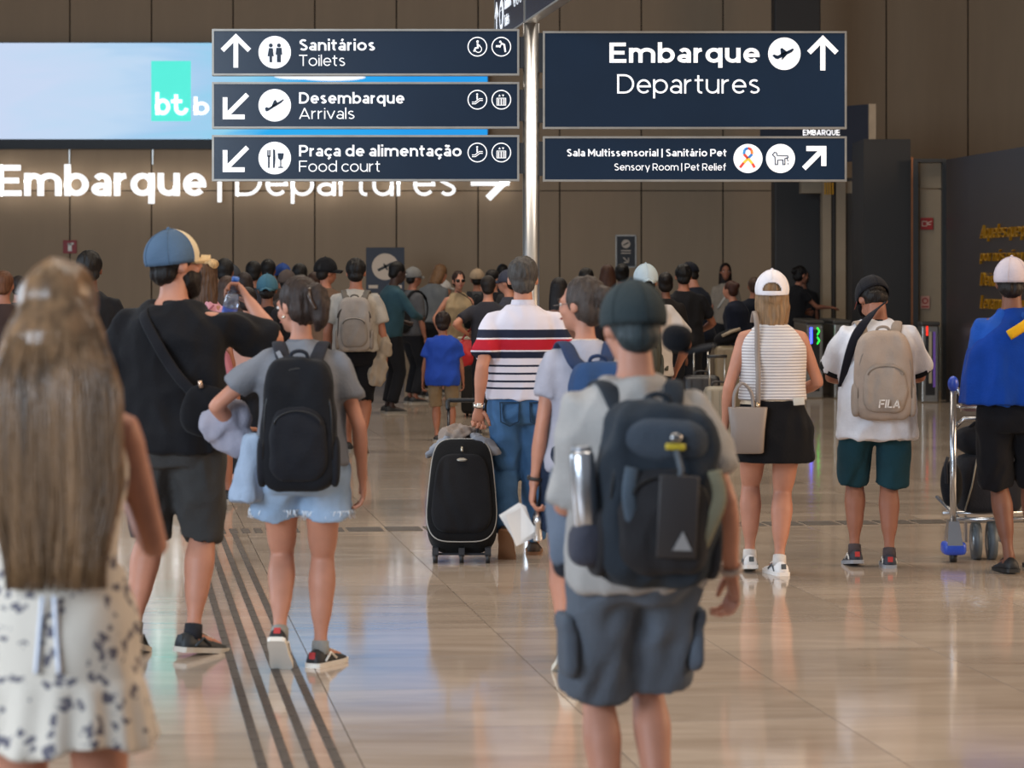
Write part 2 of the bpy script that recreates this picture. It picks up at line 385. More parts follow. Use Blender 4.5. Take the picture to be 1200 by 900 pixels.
for q in range(4): wall_box('gold_slat', X(966+3*q, s2), X(967.6+3*q, s2), y2-.02, y2, Z(228, s2), Z(214, s2), gold, pas)
# slanted portal fascia with beige end
navy = mat('navy_panel', '#1d1f2c', .5, var=.06)
a = V(X(1018.5, 86), F/86, 0); d_ = V(-.55, .85, 0).normalized(); nrm = V(d_.y, -d_.x, 0); z0, z1 = Z(188, 86), Z(122, 86)
mb = MB()
p = [a-nrm*0, a+d_*2.4, a+d_*2.4+nrm*.09, a+nrm*.09]
mb.add([(q.x, q.y, zz) for zz in (z0, z1) for q in p], [(0, 1, 2, 3), (4, 7, 6, 5), (0, 4, 5, 1), (1, 5, 6, 2), (2, 6, 7, 3), (3, 7, 4, 0)])
fas = tag(mb.obj('trim_3', navy, smooth=False), kind='structure')
wall_box('end_cap', a.x-.01, a.x+.085, a.y-.06, a.y, z0, z1, mat('beige_cap', '#a08c74', .6), fas)
tx = text('EMBARQUE', X(941, 92), X(984, 92), Z(158.5, 92), 6.5/92, F/92, .02, w=.13, gap=.2)
le = tx.obj('small_lettering', mat('lit_white', '#f4f6ff', .5, emit=.9), fas, False)
# dark block and door beside it
wall_box('trim_4', X(1012, 90), X(1067, 90), F/90, F/90+1.2, 0, Z(163, 90), mat('dark_block', '#1d1c1c', .55, var=.05))
drf = wall_box('door_1', X(1068, 91), X(1070, 91), F/91, F/91+.05, 0, Z(184, 91), copper)
s3 = 91; y3 = F/s3
fr = mat('door_frame_dark', '#26282a', .5)
wall_box('frame_post', X(1070, s3), X(1076, s3), y3, y3+.3, 0, Z(186, s3), fr, drf)
wall_box('frame_post', X(1104.5, s3), X(1109, s3), y3, y3+.3, 0, Z(186, s3), fr, drf)
wall_box('frame_head', X(1076, s3), X(1104.5, s3), y3, y3+.3, Z(190, s3), Z(186, s3), fr, drf)
wall_box('door_panel', X(1076, s3), X(1104.5, s3), y3+.12, y3+.2, Z(221, s3)+.008, Z(190, s3), beige, drf)
wall_box('door_panel', X(1076, s3), X(1104.5, s3), y3+.12, y3+.2, 0, Z(221, s3)-.008, beige, drf)
red = mat('fire_red', '#8e1f1c', .5)
wht = mat('print_white', '#e8e4dc', .6, var=.02); prn = mat('print_pale', '#c9b7a4', .6, var=.02)
def wall_sign(name, label, px0, px1, py0, py1, s, m, draw=None, dm=None, cat='sign', depth=.02, yoff=0, frame=None):
    y = F/s+yoff; cx, cz = X((px0+px1)/2, s), Z((py0+py1)/2, s)
    r = thing(name, label, cat, (cx, y, cz))
    w2, h2 = (px1-px0)/s, (py1-py0)/s
    MB().box((0, -depth/2, 0), (w2, depth, h2), bev=.004).obj('board', m, r, False)
    if frame:
        f = MB()
        for c_, dd in (((0, -depth/2, h2/2), (w2+.02, depth+.012, .02)), ((0, -depth/2, -h2/2), (w2+.02, depth+.012, .02)), ((-w2/2, -depth/2, 0), (.02, depth+.012, h2)), ((w2/2, -depth/2, 0), (.02, depth+.012, h2))): f.box(c_, dd)
        f.obj('frame', frame, r, False)
    if draw:
        for nm, fn, mm in draw:
            g = MB(); fn(g, w2/2, h2/2, -depth-.001); g.obj(nm, mm, r, False)
    return r
def ext(g, w2, h2, y):
    g.poly([(-.03*1, -.07), (.03, -.07), (.03, .05), (-.03, .05)], y-.003, y); g.poly([(-.055, .05), (.06, .07), (.06, .035), (0, .03)], y-.003, y)
wall_sign('fire_sign', 'small red fire extinguisher sign on back wall left of dark haired man', 74, 90, 281.5, 297, SW, red, [('pictogram', ext, wht)], yoff=.008)
def hose(g, w2, h2, y):
    g.stroke([(-.06, -.03), (-.06, .03), (.0, .03), (.0, -.03), (-.06, -.03)], .008, y-.003, y); g.stroke([(0, 0), (.03, .02), (.06, .03)], .01, y-.003, y); g.stroke([(0, -.01), (.05, -.01)], .01, y-.003, y)
wall_sign('fire_sign', 'red square fire sign high on beige door panel', 1080, 1095, 255, 269, s3, red, [('pictogram', hose, prn)], yoff=.12)
pinkm = mat('notice_pink', '#b58474', .6)
wall_sign('notice', 'small pale notice with red ring low on beige door panel', 1080, 1091, 347, 362, s3, pinkm, [('red_ring', lambda g, w2, h2, y: g.disc((0, .02), .04, y-.003, y, 20, .026), red), ('text_bar', lambda g, w2, h2, y: g.box((0, y, -.055), (.09, .004, .018)), red)], yoff=.12)
# right wall with gold script
A0 = V(X(1109, 92), F/92, 0); B0 = V(X(1200, 102.6), F/102.6, 0); dr = (B0-A0).normalized(); B1 = A0+dr*13; nr = V(-dr.y, dr.x, 0)
if nr.x < 0: nr = -nr
mb = MB(); zt = Z(187, 92); q = [A0, B1, B1+nr*.3, A0+nr*.3]
mb.add([(k.x, k.y, zz) for zz in (0, zt) for k in q], [(0, 1, 2, 3), (4, 7, 6, 5), (0, 4, 5, 1), (1, 5, 6, 2), (2, 6, 7, 3), (3, 7, 4, 0)])
wr_ = tag(mb.obj('wall_right', mat('charcoal_wall', '#2b2729', .35, var=.06, scale=1.5), smooth=False), kind='structure')
rt = thing('wall_lettering', 'gold handwritten lettering running along dark right wall', 'lettering', (A0.x, A0.y, 0), math.atan2(dr.y, dr.x))
for txt, zc, cap, t0, t1 in (('Aqueles que passam', Z(279, 98), .16, 1.75, 4.6), ('por nós não vão sós', Z(306, 98), .13, 1.75, 4.6), ('Deixam um pouco de si', Z(335, 98), .16, 1.75, 5.0), ('Levam um pouco', Z(362, 98), .16, 1.75, 4.0)):
    g = text(txt, t0, t1, zc, cap, -.0, .03, w=.07, shear=.4, gap=.2); g.obj('lettering', gold, rt, False)
# ---------------------------------------------------------------- LED screen and wall lettering
def screen_material():
    m = bpy.data.materials.new('led_picture'); m.use_nodes = True; nt = m.node_tree; N = nt.nodes; L = nt.links; b = N['Principled BSDF']
    tc = N.new('ShaderNodeTexCoord'); sp = N.new('ShaderNodeSeparateXYZ'); L.new(tc.outputs['Generated'], sp.inputs[0])
    mp = N.new('ShaderNodeMapping'); mp.inputs['Scale'].default_value = (1.6, 1, 1.2); L.new(tc.outputs['Generated'], mp.inputs[0])
    nz = N.new('ShaderNodeTexNoise'); nz.inputs['Scale'].default_value = 2.4; nz.inputs['Distortion'].default_value = 1.5; L.new(mp.outputs[0], nz.inputs['Vector'])
    ad = N.new('ShaderNodeMath'); ad.operation = 'MULTIPLY_ADD'; L.new(nz.outputs['Fac'], ad.inputs[0]); ad.inputs[1].default_value = .22; L.new(sp.outputs['X'], ad.inputs[2])
    r = N.new('ShaderNodeValToRGB'); L.new(ad.outputs[0], r.inputs['Fac']); r.color_ramp.elements[0].position = .1; r.color_ramp.elements[1].position = 1
    r.color_ramp.elements[0].color = hexc('#c3d3ee'); r.color_ramp.elements[1].color = hexc('#0098e8')
    for p_, c_ in ((.5, '#c6d6f0'), (.62, '#bcd6f0'), (.7, '#a4cbec'), (.78, '#8ccdea'), (.87, '#12a8ec')):
        e = r.color_ramp.elements.new(p_); e.color = hexc(c_)
    b.inputs['Base Color'].default_value = (.01, .01, .01, 1); b.inputs['Roughness'].default_value = .5
    L.new(r.outputs[0], b.inputs['Emission Color']); b.inputs['Emission Strength'].default_value = 1.0
    return m
sx0, sx1 = X(-330, SW), X(571.5, SW); sz0, sz1 = Z(164, SW), Z(52, SW)
scr = thing('led_screen', 'long bright blue advertising screen mounted high on brown wall', 'screen', ((sx0+sx1)/2, YW, sz0))
hw = (sx1-sx0)/2
MB().box((0, -.14, (sz1-sz0)/2-.07), (hw*2, .24, sz1-sz0+.17)).obj('housing', mat('black_metal', '#15161a', .5), scr, False)
MB().box((0, -.27, (sz1-sz0)/2), (hw*2, .02, sz1-sz0)).obj('display', screen_material(), scr, False)
for px in (82, 179.5):
    MB().box((X(px, SW)-(sx0+sx1)/2, -.05, -.26), (.02, .03, .28)).obj('bracket', steel, scr, False)
k = lambda px: X(px, SW)-(sx0+sx1)/2
kz = lambda py: Z(py, SW)-sz0
mb = MB().box(((k(180)+k(226))/2, -.285, (kz(73)+kz(143))/2), (46/SW, .01, 70/SW)); mb.obj('teal_square', mat('led_teal', '#4fe3d0', .5, emit=.85, var=.01), scr, False)
ledw = mat('led_white', '#ffffff', .5, emit=1.1, var=0)
b2 = text('b', k(185), k(202), kz(136), 26/SW, -.29, .01, w=.18)
b2.obj('logo_letter', ledw, scr, False)
g = MB(); rad = 10.0
ribbon(g, [(k(209), kz(112)), (k(209), kz(128))]+[(k(209)+(6-6*math.cos(math.radians(a_)))/SW, kz(128)-6*math.sin(math.radians(a_))/SW) for a_ in range(0, 181, 20)], 4.5/SW, lambda a_, b_: (a_, b_), -.3, -.29)
ribbon(g, [(k(203), kz(120)), (k(216), kz(120))], 4/SW, lambda a_, b_: (a_, b_), -.3, -.29); g.obj('logo_letter', ledw, scr, False)
text('b', k(229.5), k(247.5), kz(136), 21/SW, -.29, .01, w=.18).obj('logo_letter', ledw, scr, False)
text('bus', k(250), k(296), kz(136), 21/SW, -.29, .01, w=.22) if False else None
mb = MB(); mb.ell((k(390), -.283, kz(92)), (.55, .004, .06)); mb.ell((k(352), -.283, kz(91)), (.4, .004, .05)); mb.obj('picture_cloud', mat('led_cloud', '#e9eef5', .5, emit=.9, var=.02), scr)
lw = mat('channel_letter_white', '#ffffff', .5, emit=1.0, var=0)
wl = thing('wall_lettering', 'large glowing white channel letters under screen on brown wall', 'lettering', (0, YW, 0))
hz = Z(230, SW); cap = 36/SW
for bd, x0_, x1_, ww in (('Embarque', 0, 243, .175), ('Departures', 277.5, 535, .1)):
    for g in text(bd, X(x0_, SW), X(x1_, SW), hz, cap, -.16, .1, w=ww, split=True):
        g.obj('letter', lw, wl, False)
MB().box((X(259, SW), -.21, hz+.2), (.06, .1, .6)).obj('divider_bar', lw, wl, False)
g = MB()
for P_ in ([(552, 214), (597, 214)], [(572, 233), (597, 208)]): ribbon(g, [(X(a_, SW), Z(b_, SW)) for a_, b_ in P_], 8/SW, lambda a_, b_: (a_, b_), -.26, -.16)
g.obj('arrow', lw, wl, False)
g = MB()
for px in list(range(10, 240, 24))+list(range(285, 530, 24)): g.tube([(X(px, SW), .0, hz+.25), (X(px, SW), -.17, hz+.25)], .012, 6)
g.obj('stand_off_pin', steel, wl)
# posters on the wall
def p1(g, w2, h2, y): g.disc((-.02, h2*.38), .11, y-.003, y, 28)
def p1t(g, w2, h2, y):
    g.stroke([(-.08, h2*.38-.03), (.07, h2*.38+.04)], .035, y-.006, y-.003); g.stroke([(-.04, h2*.38+.05), (.03, h2*.38-.05)], .018, y-.006, y-.003)
wall_sign('standing_sign', 'dark blue sign with white aircraft disc behind man in teal jacket', 429, 474, 290, 447.5, 78, mat('poster_navy', '#161b2b', .5), [('white_disc', lambda g, w2, h2, y: g.disc((0, .72), .2, y-.003, y, 28), prn), ('aircraft', lambda g, w2, h2, y: (g.stroke([(-.1, .67), (.1, .77)], .04, y-.008, y-.003), g.stroke([(-.02, .76), (.03, .68)], .025, y-.008, y-.003)), col_m), ('text_bar', lambda g, w2, h2, y: [g.box((xx, y, zz), (.14, .004, .05)) for xx, zz in ((-.18, .42), (.18, .42), (-.18, .3), (.18, .3))], prn)], yoff=0)
wall_sign('wall_poster', 'small dark wall sign with white aircraft disc and arrow', 722, 745, 276, 313, SW, mat('poster_black', '#1e1e22', .5), [('white_disc', lambda g, w2, h2, y: g.disc((0, .12), .07, y-.003, y, 24), prn), ('aircraft', lambda g, w2, h2, y: g.stroke([(-.04, .1), (.04, .14)], .02, y-.008, y-.003), col_m), ('text_bar', lambda g, w2, h2, y: [g.box((0, y, zz), (.16, .004, .016)) for zz in (.01, -.03)], prn), ('arrow', lambda g, w2, h2, y: (g.stroke([(-.04, -.1), (.04, -.18)], .016, y-.003, y), g.stroke([(.04, -.11), (.04, -.18), (-.03, -.18)], .016, y-.003, y)), prn)], frame=steel, yoff=.008)
# ---------------------------------------------------------------- way-finding totem
SS = 174.0; YP = F/SS; PX = X(622.5, SS)
chrome = mat('polished_steel', '#d4d4d4', .3, 1.0, var=.03)
sgn = thing('sign_post', 'polished steel post carrying the hanging direction signs', 'post', (PX, YP, 0))
MB().tube([(0, 0, 0), (0, 0, .012), (0, 0, .0121), (0, 0, 3.33)], [.056]*4, 28).obj('pole', chrome, sgn)
MB().tube([(0, 0, .004), (0, 0, .02), (0, 0, .05), (0, 0, .075)], [.13, .125, .08, .057], 28).obj('base_flange', chrome, sgn)
blk = mat('bracket_black', '#121317', .5)
face = mat('sign_navy', '#0f2136', .22, var=.12, scale=1.2, spec=.5); rim = mat('sign_rim', '#8f8b84', .4, .6)
swh = mat('sign_white', '#f2f5fa', .5, emit=.3, var=0); under = mat('sign_underside', '#b6aa9c', .5)
def board(label, x0, x1, z0, z1, local_root=None, y=0):
    r = thing('direction_sign', label, 'sign', (0, 0, 0)) if local_root is None else local_root
    cx, cz = (x0+x1)/2, (z0+z1)/2; w_, h_ = x1-x0, z1-z0
    MB().box((cx, y+.035, cz), (w_-.01, .07, h_-.01)).obj('panel', face, r, False)
    f = MB(); t = .014
    for c_, dd in (((cx, y+.035, z1-t/2), (w_, .078, t)), ((cx, y+.035, z0+t/2), (w_, .078, t)), ((x0+t/2, y+.035, cz), (t, .078, h_-2*t)), ((x1-t/2, y+.035, cz), (t, .078, h_-2*t))): f.box(c_, dd)
    f.obj('frame', rim, r, False); return r
def icon(kind, cx, cz, r, y, root, disc=True):
    f = lambda a, b: (cx+a*r, cz+b*r)
    dk = face
    if disc: MB().disc((cx, cz), r, y-.003, y-.0005, 36).obj('icon_disc', swh, root, False); m = dk
    else: MB().disc((cx, cz), r, y-.003, y-.0005, 36, r*.9).obj('icon_ring', swh, root, False); m = swh
    g = MB(); y0, y1 = y-.006, y-.0025
    R = lambda pts, w: ribbon(g, pts, w, f, y0, y1)
    D = lambda c, q: g.disc(f(*c), q*r, y0, y1, 14)
    Pl = lambda pts: g.poly([f(*p) for p in pts], y0, y1)
    if kind == 'people':
        D((-.24, .42), .12); Pl([(-.36, .25), (-.12, .25), (-.06, -.25), (-.16, -.25), (-.16, -.62), (-.32, -.62), (-.32, -.25), (-.44, -.25)])
        D((.26, .42), .12); Pl([(.1, .27), (.42, .27), (.46, -.15), (.38, -.15), (.38, -.62), (.14, -.62), (.14, -.15), (.06, -.15)])
    elif kind in ('depart', 'arrive'):
        an = math.radians(24 if kind == 'depart' else 40); ca, sa = math.cos(an), math.sin(an)
        if kind == 'depart':
            T = lambda p: (p[0]*ca-p[1]*sa, p[0]*sa+p[1]*ca)
            sets = ([(-.62, -.06), (-.5, -.14), (.45, -.1), (.66, .0), (.6, .09), (-.45, .06)], [(-.62, -.06), (-.72, .2), (-.6, .22), (-.42, .05)], [(-.25, -.04), (-.1, .38), (.02, .38), (.22, 0)], [(-.2, -.08), (-.3, -.3), (.2, -.08)])
        else:
            T = lambda p: (-(p[0]*ca-p[1]*sa), p[0]*sa+p[1]*ca)
            sets = ([(-.62, -.06), (-.5, -.14), (.45, -.1), (.66, .0), (.6, .09), (-.45, .06)], [(-.62, -.06), (-.72, .2), (-.6, .22), (-.42, .05)], [(-.25, -.04), (-.1, .38), (.02, .38), (.22, 0)])
            T = lambda p: (p[0]*.87-p[1]*-.1+.0, p[0]*.5+p[1]*.87-.0)
        for st in sets: Pl([T(p) for p in st])
    elif kind == 'food':
        R([(-.42, .5), (-.42, .1)], .07); R([(-.3, .5), (-.3, .1)], .07); R([(-.36, .15), (-.36, -.6)], .1); R([(-.46, .12), (-.26, .12)], .08)
        Pl([(-.1, .55), (.02, .5), (.04, -.05), (0, -.6), (-.1, -.6)])
        Pl([(.18, .3), (.56, .3), (.52, -.02), (.4, -.14), (.34, -.14), (.22, -.02)]); R([(.37, -.1), (.37, -.55)], .06); R([(.22, -.57), (.52, -.57)], .07)
    elif kind == 'wheelchair':
        D((.02, .52), .13); R([(.02, .35), (.05, -.1), (-.2, -.15), (-.35, -.5)], .17); R(arc(.1, -.25, .33, .33, 80, -190), .08); R([(.05, .2), (.28, .12)], .09)
    elif kind == 'baby':
        D((-.1, .5), .12); R([(-.02, .35), (.3, .2), (.42, -.55)], .18); R([(.0, .3), (-.15, -.1)], .1); R([(-.55, .05), (-.15, .05)], .2)
    elif kind == 'escalator':
        R([(-.55, -.25), (-.25, -.25), (.2, .1), (.55, .1)], .08); R([(-.55, -.42), (-.2, -.42), (.25, -.08), (.55, -.08)], .08); D((-.02, .55), .1); R([(-.02, .42), (-.02, .02)], .14)
    elif kind == 'lift':
        R([(-.45, .15), (.45, .15), (.45, -.55), (-.45, -.55), (-.45, .15)], .07)
        for xx in (-.27, 0, .27): D((xx, .0), .08); R([(xx, -.08), (xx, -.5)], .13)
        for xx, sg in ((-.18, 1), (.18, -1)): Pl([(xx-.12, .42-sg*.09), (xx+.12, .42-sg*.09), (xx, .42+sg*.12)])
    elif kind == 'ribbon':
        P_ = [(-.55, -.62), (-.3, -.3), (0, 0), (.28, .3), (.24, .6), (0, .72), (-.24, .6), (-.28, .3), (0, 0), (.3, -.35), (.45, -.62)]
        cs = ['#c9402e', '#e8b53a', '#2f6fb5', '#e07a34', '#c9402e', '#2f6fb5', '#3a8ac9', '#c9402e', '#e8b53a', '#c9402e']
        for q in range(10):
            g2 = MB(); ribbon(g2, [P_[q], P_[q+1]], .17, f, y0-.001*(q > 7), y1); g2.obj('ribbon_piece', mat('rib'+cs[q], cs[q], .5, emit=.4), root, False)
        return
    elif kind == 'dog':
        R([(-.55, .25), (-.42, .42), (-.28, .4), (-.22, .2), (.5, .18), (.52, .05), (.3, -.0), (.3, -.42), (.16, -.42), (.16, -.1), (-.2, -.12), (-.2, -.42), (-.36, -.42), (-.38, .1), (-.55, .25)], .06)
        R([(.45, 0), (.52, -.2)], .05); R([(.52, -.3), (.52, -.42)], .05)
    g.obj('pictogram', m, root, False)
def arrow(d, cx, cz, h, y, root, wd):
    g = MB(); I = lambda a, b: (a, b)
    a = {'up': 90, 'dl': 225, 'ur': 45}[d]; u = (math.cos(math.radians(a)), math.sin(math.radians(a)))
    tip = (cx+u[0]*h/2, cz+u[1]*h/2); L_ = h
    ribbon(g, [(tip[0]-u[0]*wd*.4, tip[1]-u[1]*wd*.4), (cx-u[0]*L_/2, cz-u[1]*L_/2)], wd, I, y-.003, y-.0005)
    hh = h*.62; e = []
    for sg in (1, -1):
        b = math.radians(a+180+sg*45); e.append((tip[0]+hh*math.cos(b), tip[1]+hh*math.sin(b)))
    ribbon(g, [e[0], tip, e[1]], wd, I, y-.0031, y-.0005); g.obj('arrow', swh, root, False)
YF = YP-.035
sx = lambda px: X(px, SS)
sz = lambda py: Z(py, SS)
def sign_text(r, body, px0, px1, pyb, capx, w):
    text(body, sx(px0), sx(px1), sz(pyb), capx/SS, YF-.0005, .003, w=w).obj('lettering', swh, r, False)
def L_board(label, py0, py1, arr, ic, t1, x1, t2, x2, extra):
    r = board(label, sx(249), sx(608.5), sz(py1), sz(py0), y=YF); m_ = (py0+py1)/2
    if arr == 'up': arrow('up', sx(277), sz(m_), 36/SS, YF, r, 5.5/SS)
    else: arrow('dl', sx(277.5), sz(m_+.5), 37/SS, YF, r, 5.5/SS)
    icon(ic, sx(322.5), sz(m_), 19/SS, YF, r)
    sign_text(r, t1, 351, x1, m_-2, 13.2, .165); sign_text(r, t2, 351, x2, m_+16, 13, .092)
    for q, e in enumerate(extra): icon(e, sx(559.5+28*q), sz(m_-6.5), 11.5/SS, YF, r, False)
    MB().box((sx(611), YP, sz(m_)), (.035, .05, (py1-py0-18)/SS)).obj('bracket', blk, r, False)
L_board('dark blue direction sign reading Sanitários Toilets, topmost of the three left of post', 34.5, 89, 'up', 'people', 'Sanitários', 440, 'Toilets', 405, ('wheelchair', 'baby'))
L_board('dark blue direction sign reading Desembarque Arrivals, middle one left of post', 96.5, 151, 'dl', 'arrive', 'Desembarque', 474, 'Arrivals', 416, ('escalator', 'lift'))
L_board('dark blue direction sign reading Praça de alimentação Food court, lowest left of post', 158.5, 212.5, 'dl', 'food', 'Praça de alimentação', 541, 'Food court', 446, ('escalator', 'lift'))
r = board('large dark blue sign reading Embarque Departures right of post', sx(636), sx(991.5), sz(151.5), sz(37), y=YF)
sign_text(r, 'Embarque', 714, 889.5, 74, 23.5, .18); sign_text(r, 'Departures', 723, 890, 110, 22.5, .098)
icon('depart', sx(918.5), sz(63.5), 19/SS, YF, r); arrow('up', sx(963.5), sz(64.5), 37/SS, YF, r, 6/SS)
MB().box((sx(633.5), YP, sz(62)), (.035, .05, 46/SS)).obj('bracket', blk, r, False); MB().box((sx(633.5), YP, sz(124)), (.035, .05, 40/SS)).obj('bracket', blk, r, False)
r = board('slim dark sign reading Sala Multissensorial and Sensory Room right of post', sx(636), sx(991.5), sz(213), sz(160), y=YF)
sign_text(r, 'Sala Multissensorial | Sanitário Pet', 664, 851, 183.5, 8.5, .17); sign_text(r, 'Sensory Room | Pet Relief', 719.5, 850, 200, 8.2, .12)
icon('ribbon', sx(876), sz(186), 17/SS, YF, r); icon('dog', sx(914), sz(186), 17/SS, YF, r); arrow('ur', sx(953), sz(186), 33/SS, YF, r, 6/SS)
MB().box((sx(633.5), YP, sz(186)), (.035, .05, 40/SS)).obj('bracket', blk, r, False)
# crosswise boards above
ang = -math.radians(82.5)
r = thing('direction_sign', 'crosswise dark blue sign above post, the half reaching away from camera', 'sign', (PX, YP, 0), ang)
board('', -1.62, -.02, 3.33, 3.97, r, -.045)
for o in []: pass
arrow('up', -1.5, 3.5, .2, -.045, r, .03); icon('people', -1.22, 3.5, .11, -.045, r)
text('Sanitários', -1.05, -.7, 3.52, .08, -.0455, .003, w=.2).obj('lettering', swh, r, False); text('Toilets', -1.05, -.8, 3.4, .08, -.0455, .003, w=.1).obj('lettering', swh, r, False)
for q in range(3): icon(('wheelchair', 'baby', 'lift')[q], -.5+.15*q, 3.55, .06, -.045, r, False)
r = thing('direction_sign', 'crosswise dark blue sign above post, the half reaching towards camera', 'sign', (PX, YP, 0), ang)
board('', .02, 2.2, 3.33, 3.97, r, -.045)
text('Desembarque', .9, 1.9, 3.6, .08, -.0455, .003, w=.2).obj('lettering', swh, r, False)
# ---------------------------------------------------------------- boarding gates
glass = mat('gate_glass', '#cfd8d4', .05, trans=.9, var=0)
def gate(label, px, s, lights, dp=1.6):
    r = thing('e_gate', label, 'gate', (X(px, s), F/s, 0))
    MB().box((0, dp/2, .49), (.22, dp, .98), bev=.02).obj('cabinet', steel, r, False)
    MB().box((0, dp/2, 1.0), (.24, dp+.04, .05), bev=.015).obj('top_cap', mat('gate_top', '#4c4a47', .4, .5), r, False)
    MB().box((0, -.005, .5), (.12, .012, .8)).obj('front_plate', mat('gate_dark', '#242222', .35), r, False)
    MB().box((.145, dp/2+.1, .55), (.07, .02, .8)).obj('glass_leaf', glass, r, False)
    for nm, x, z0, z1, wd, c, st in lights:
        MB().box((x, -.016, (z0+z1)/2), (wd, .01, z1-z0)).obj(nm, mat('lamp_'+c, c, .5, emit=st, var=0), r, False)
    return r
g1 = gate('steel boarding gate with green arrow lights right of white capped woman', 955, 90, [('blue_light', -.05, .72, .93, .03, '#4050ff', 4)])
gg = mat('lamp_green', '#20e040', .5, emit=3, var=0)
b = MB(); 
for zc in (.88, .76): b.stroke([(.03, zc+.045), (.055, zc), (.03, zc-.045)], .012, -.026, -.016)
b.obj('green_arrow', gg, g1, False)
gate('steel boarding gate without lights hidden mostly by man with beige backpack', 987, 90, [])
gate('steel boarding gate with red light and violet strip beside dark right wall', 1090, 93, [('red_light', -.04, .85, .97, .02, '#ff3020', 1.2), ('violet_strip', .05, .2, .9, .03, '#6a4a9a', .25), ('pale_strip', 0, .25, .9, .035, '#9c8f78', .15)], .3)
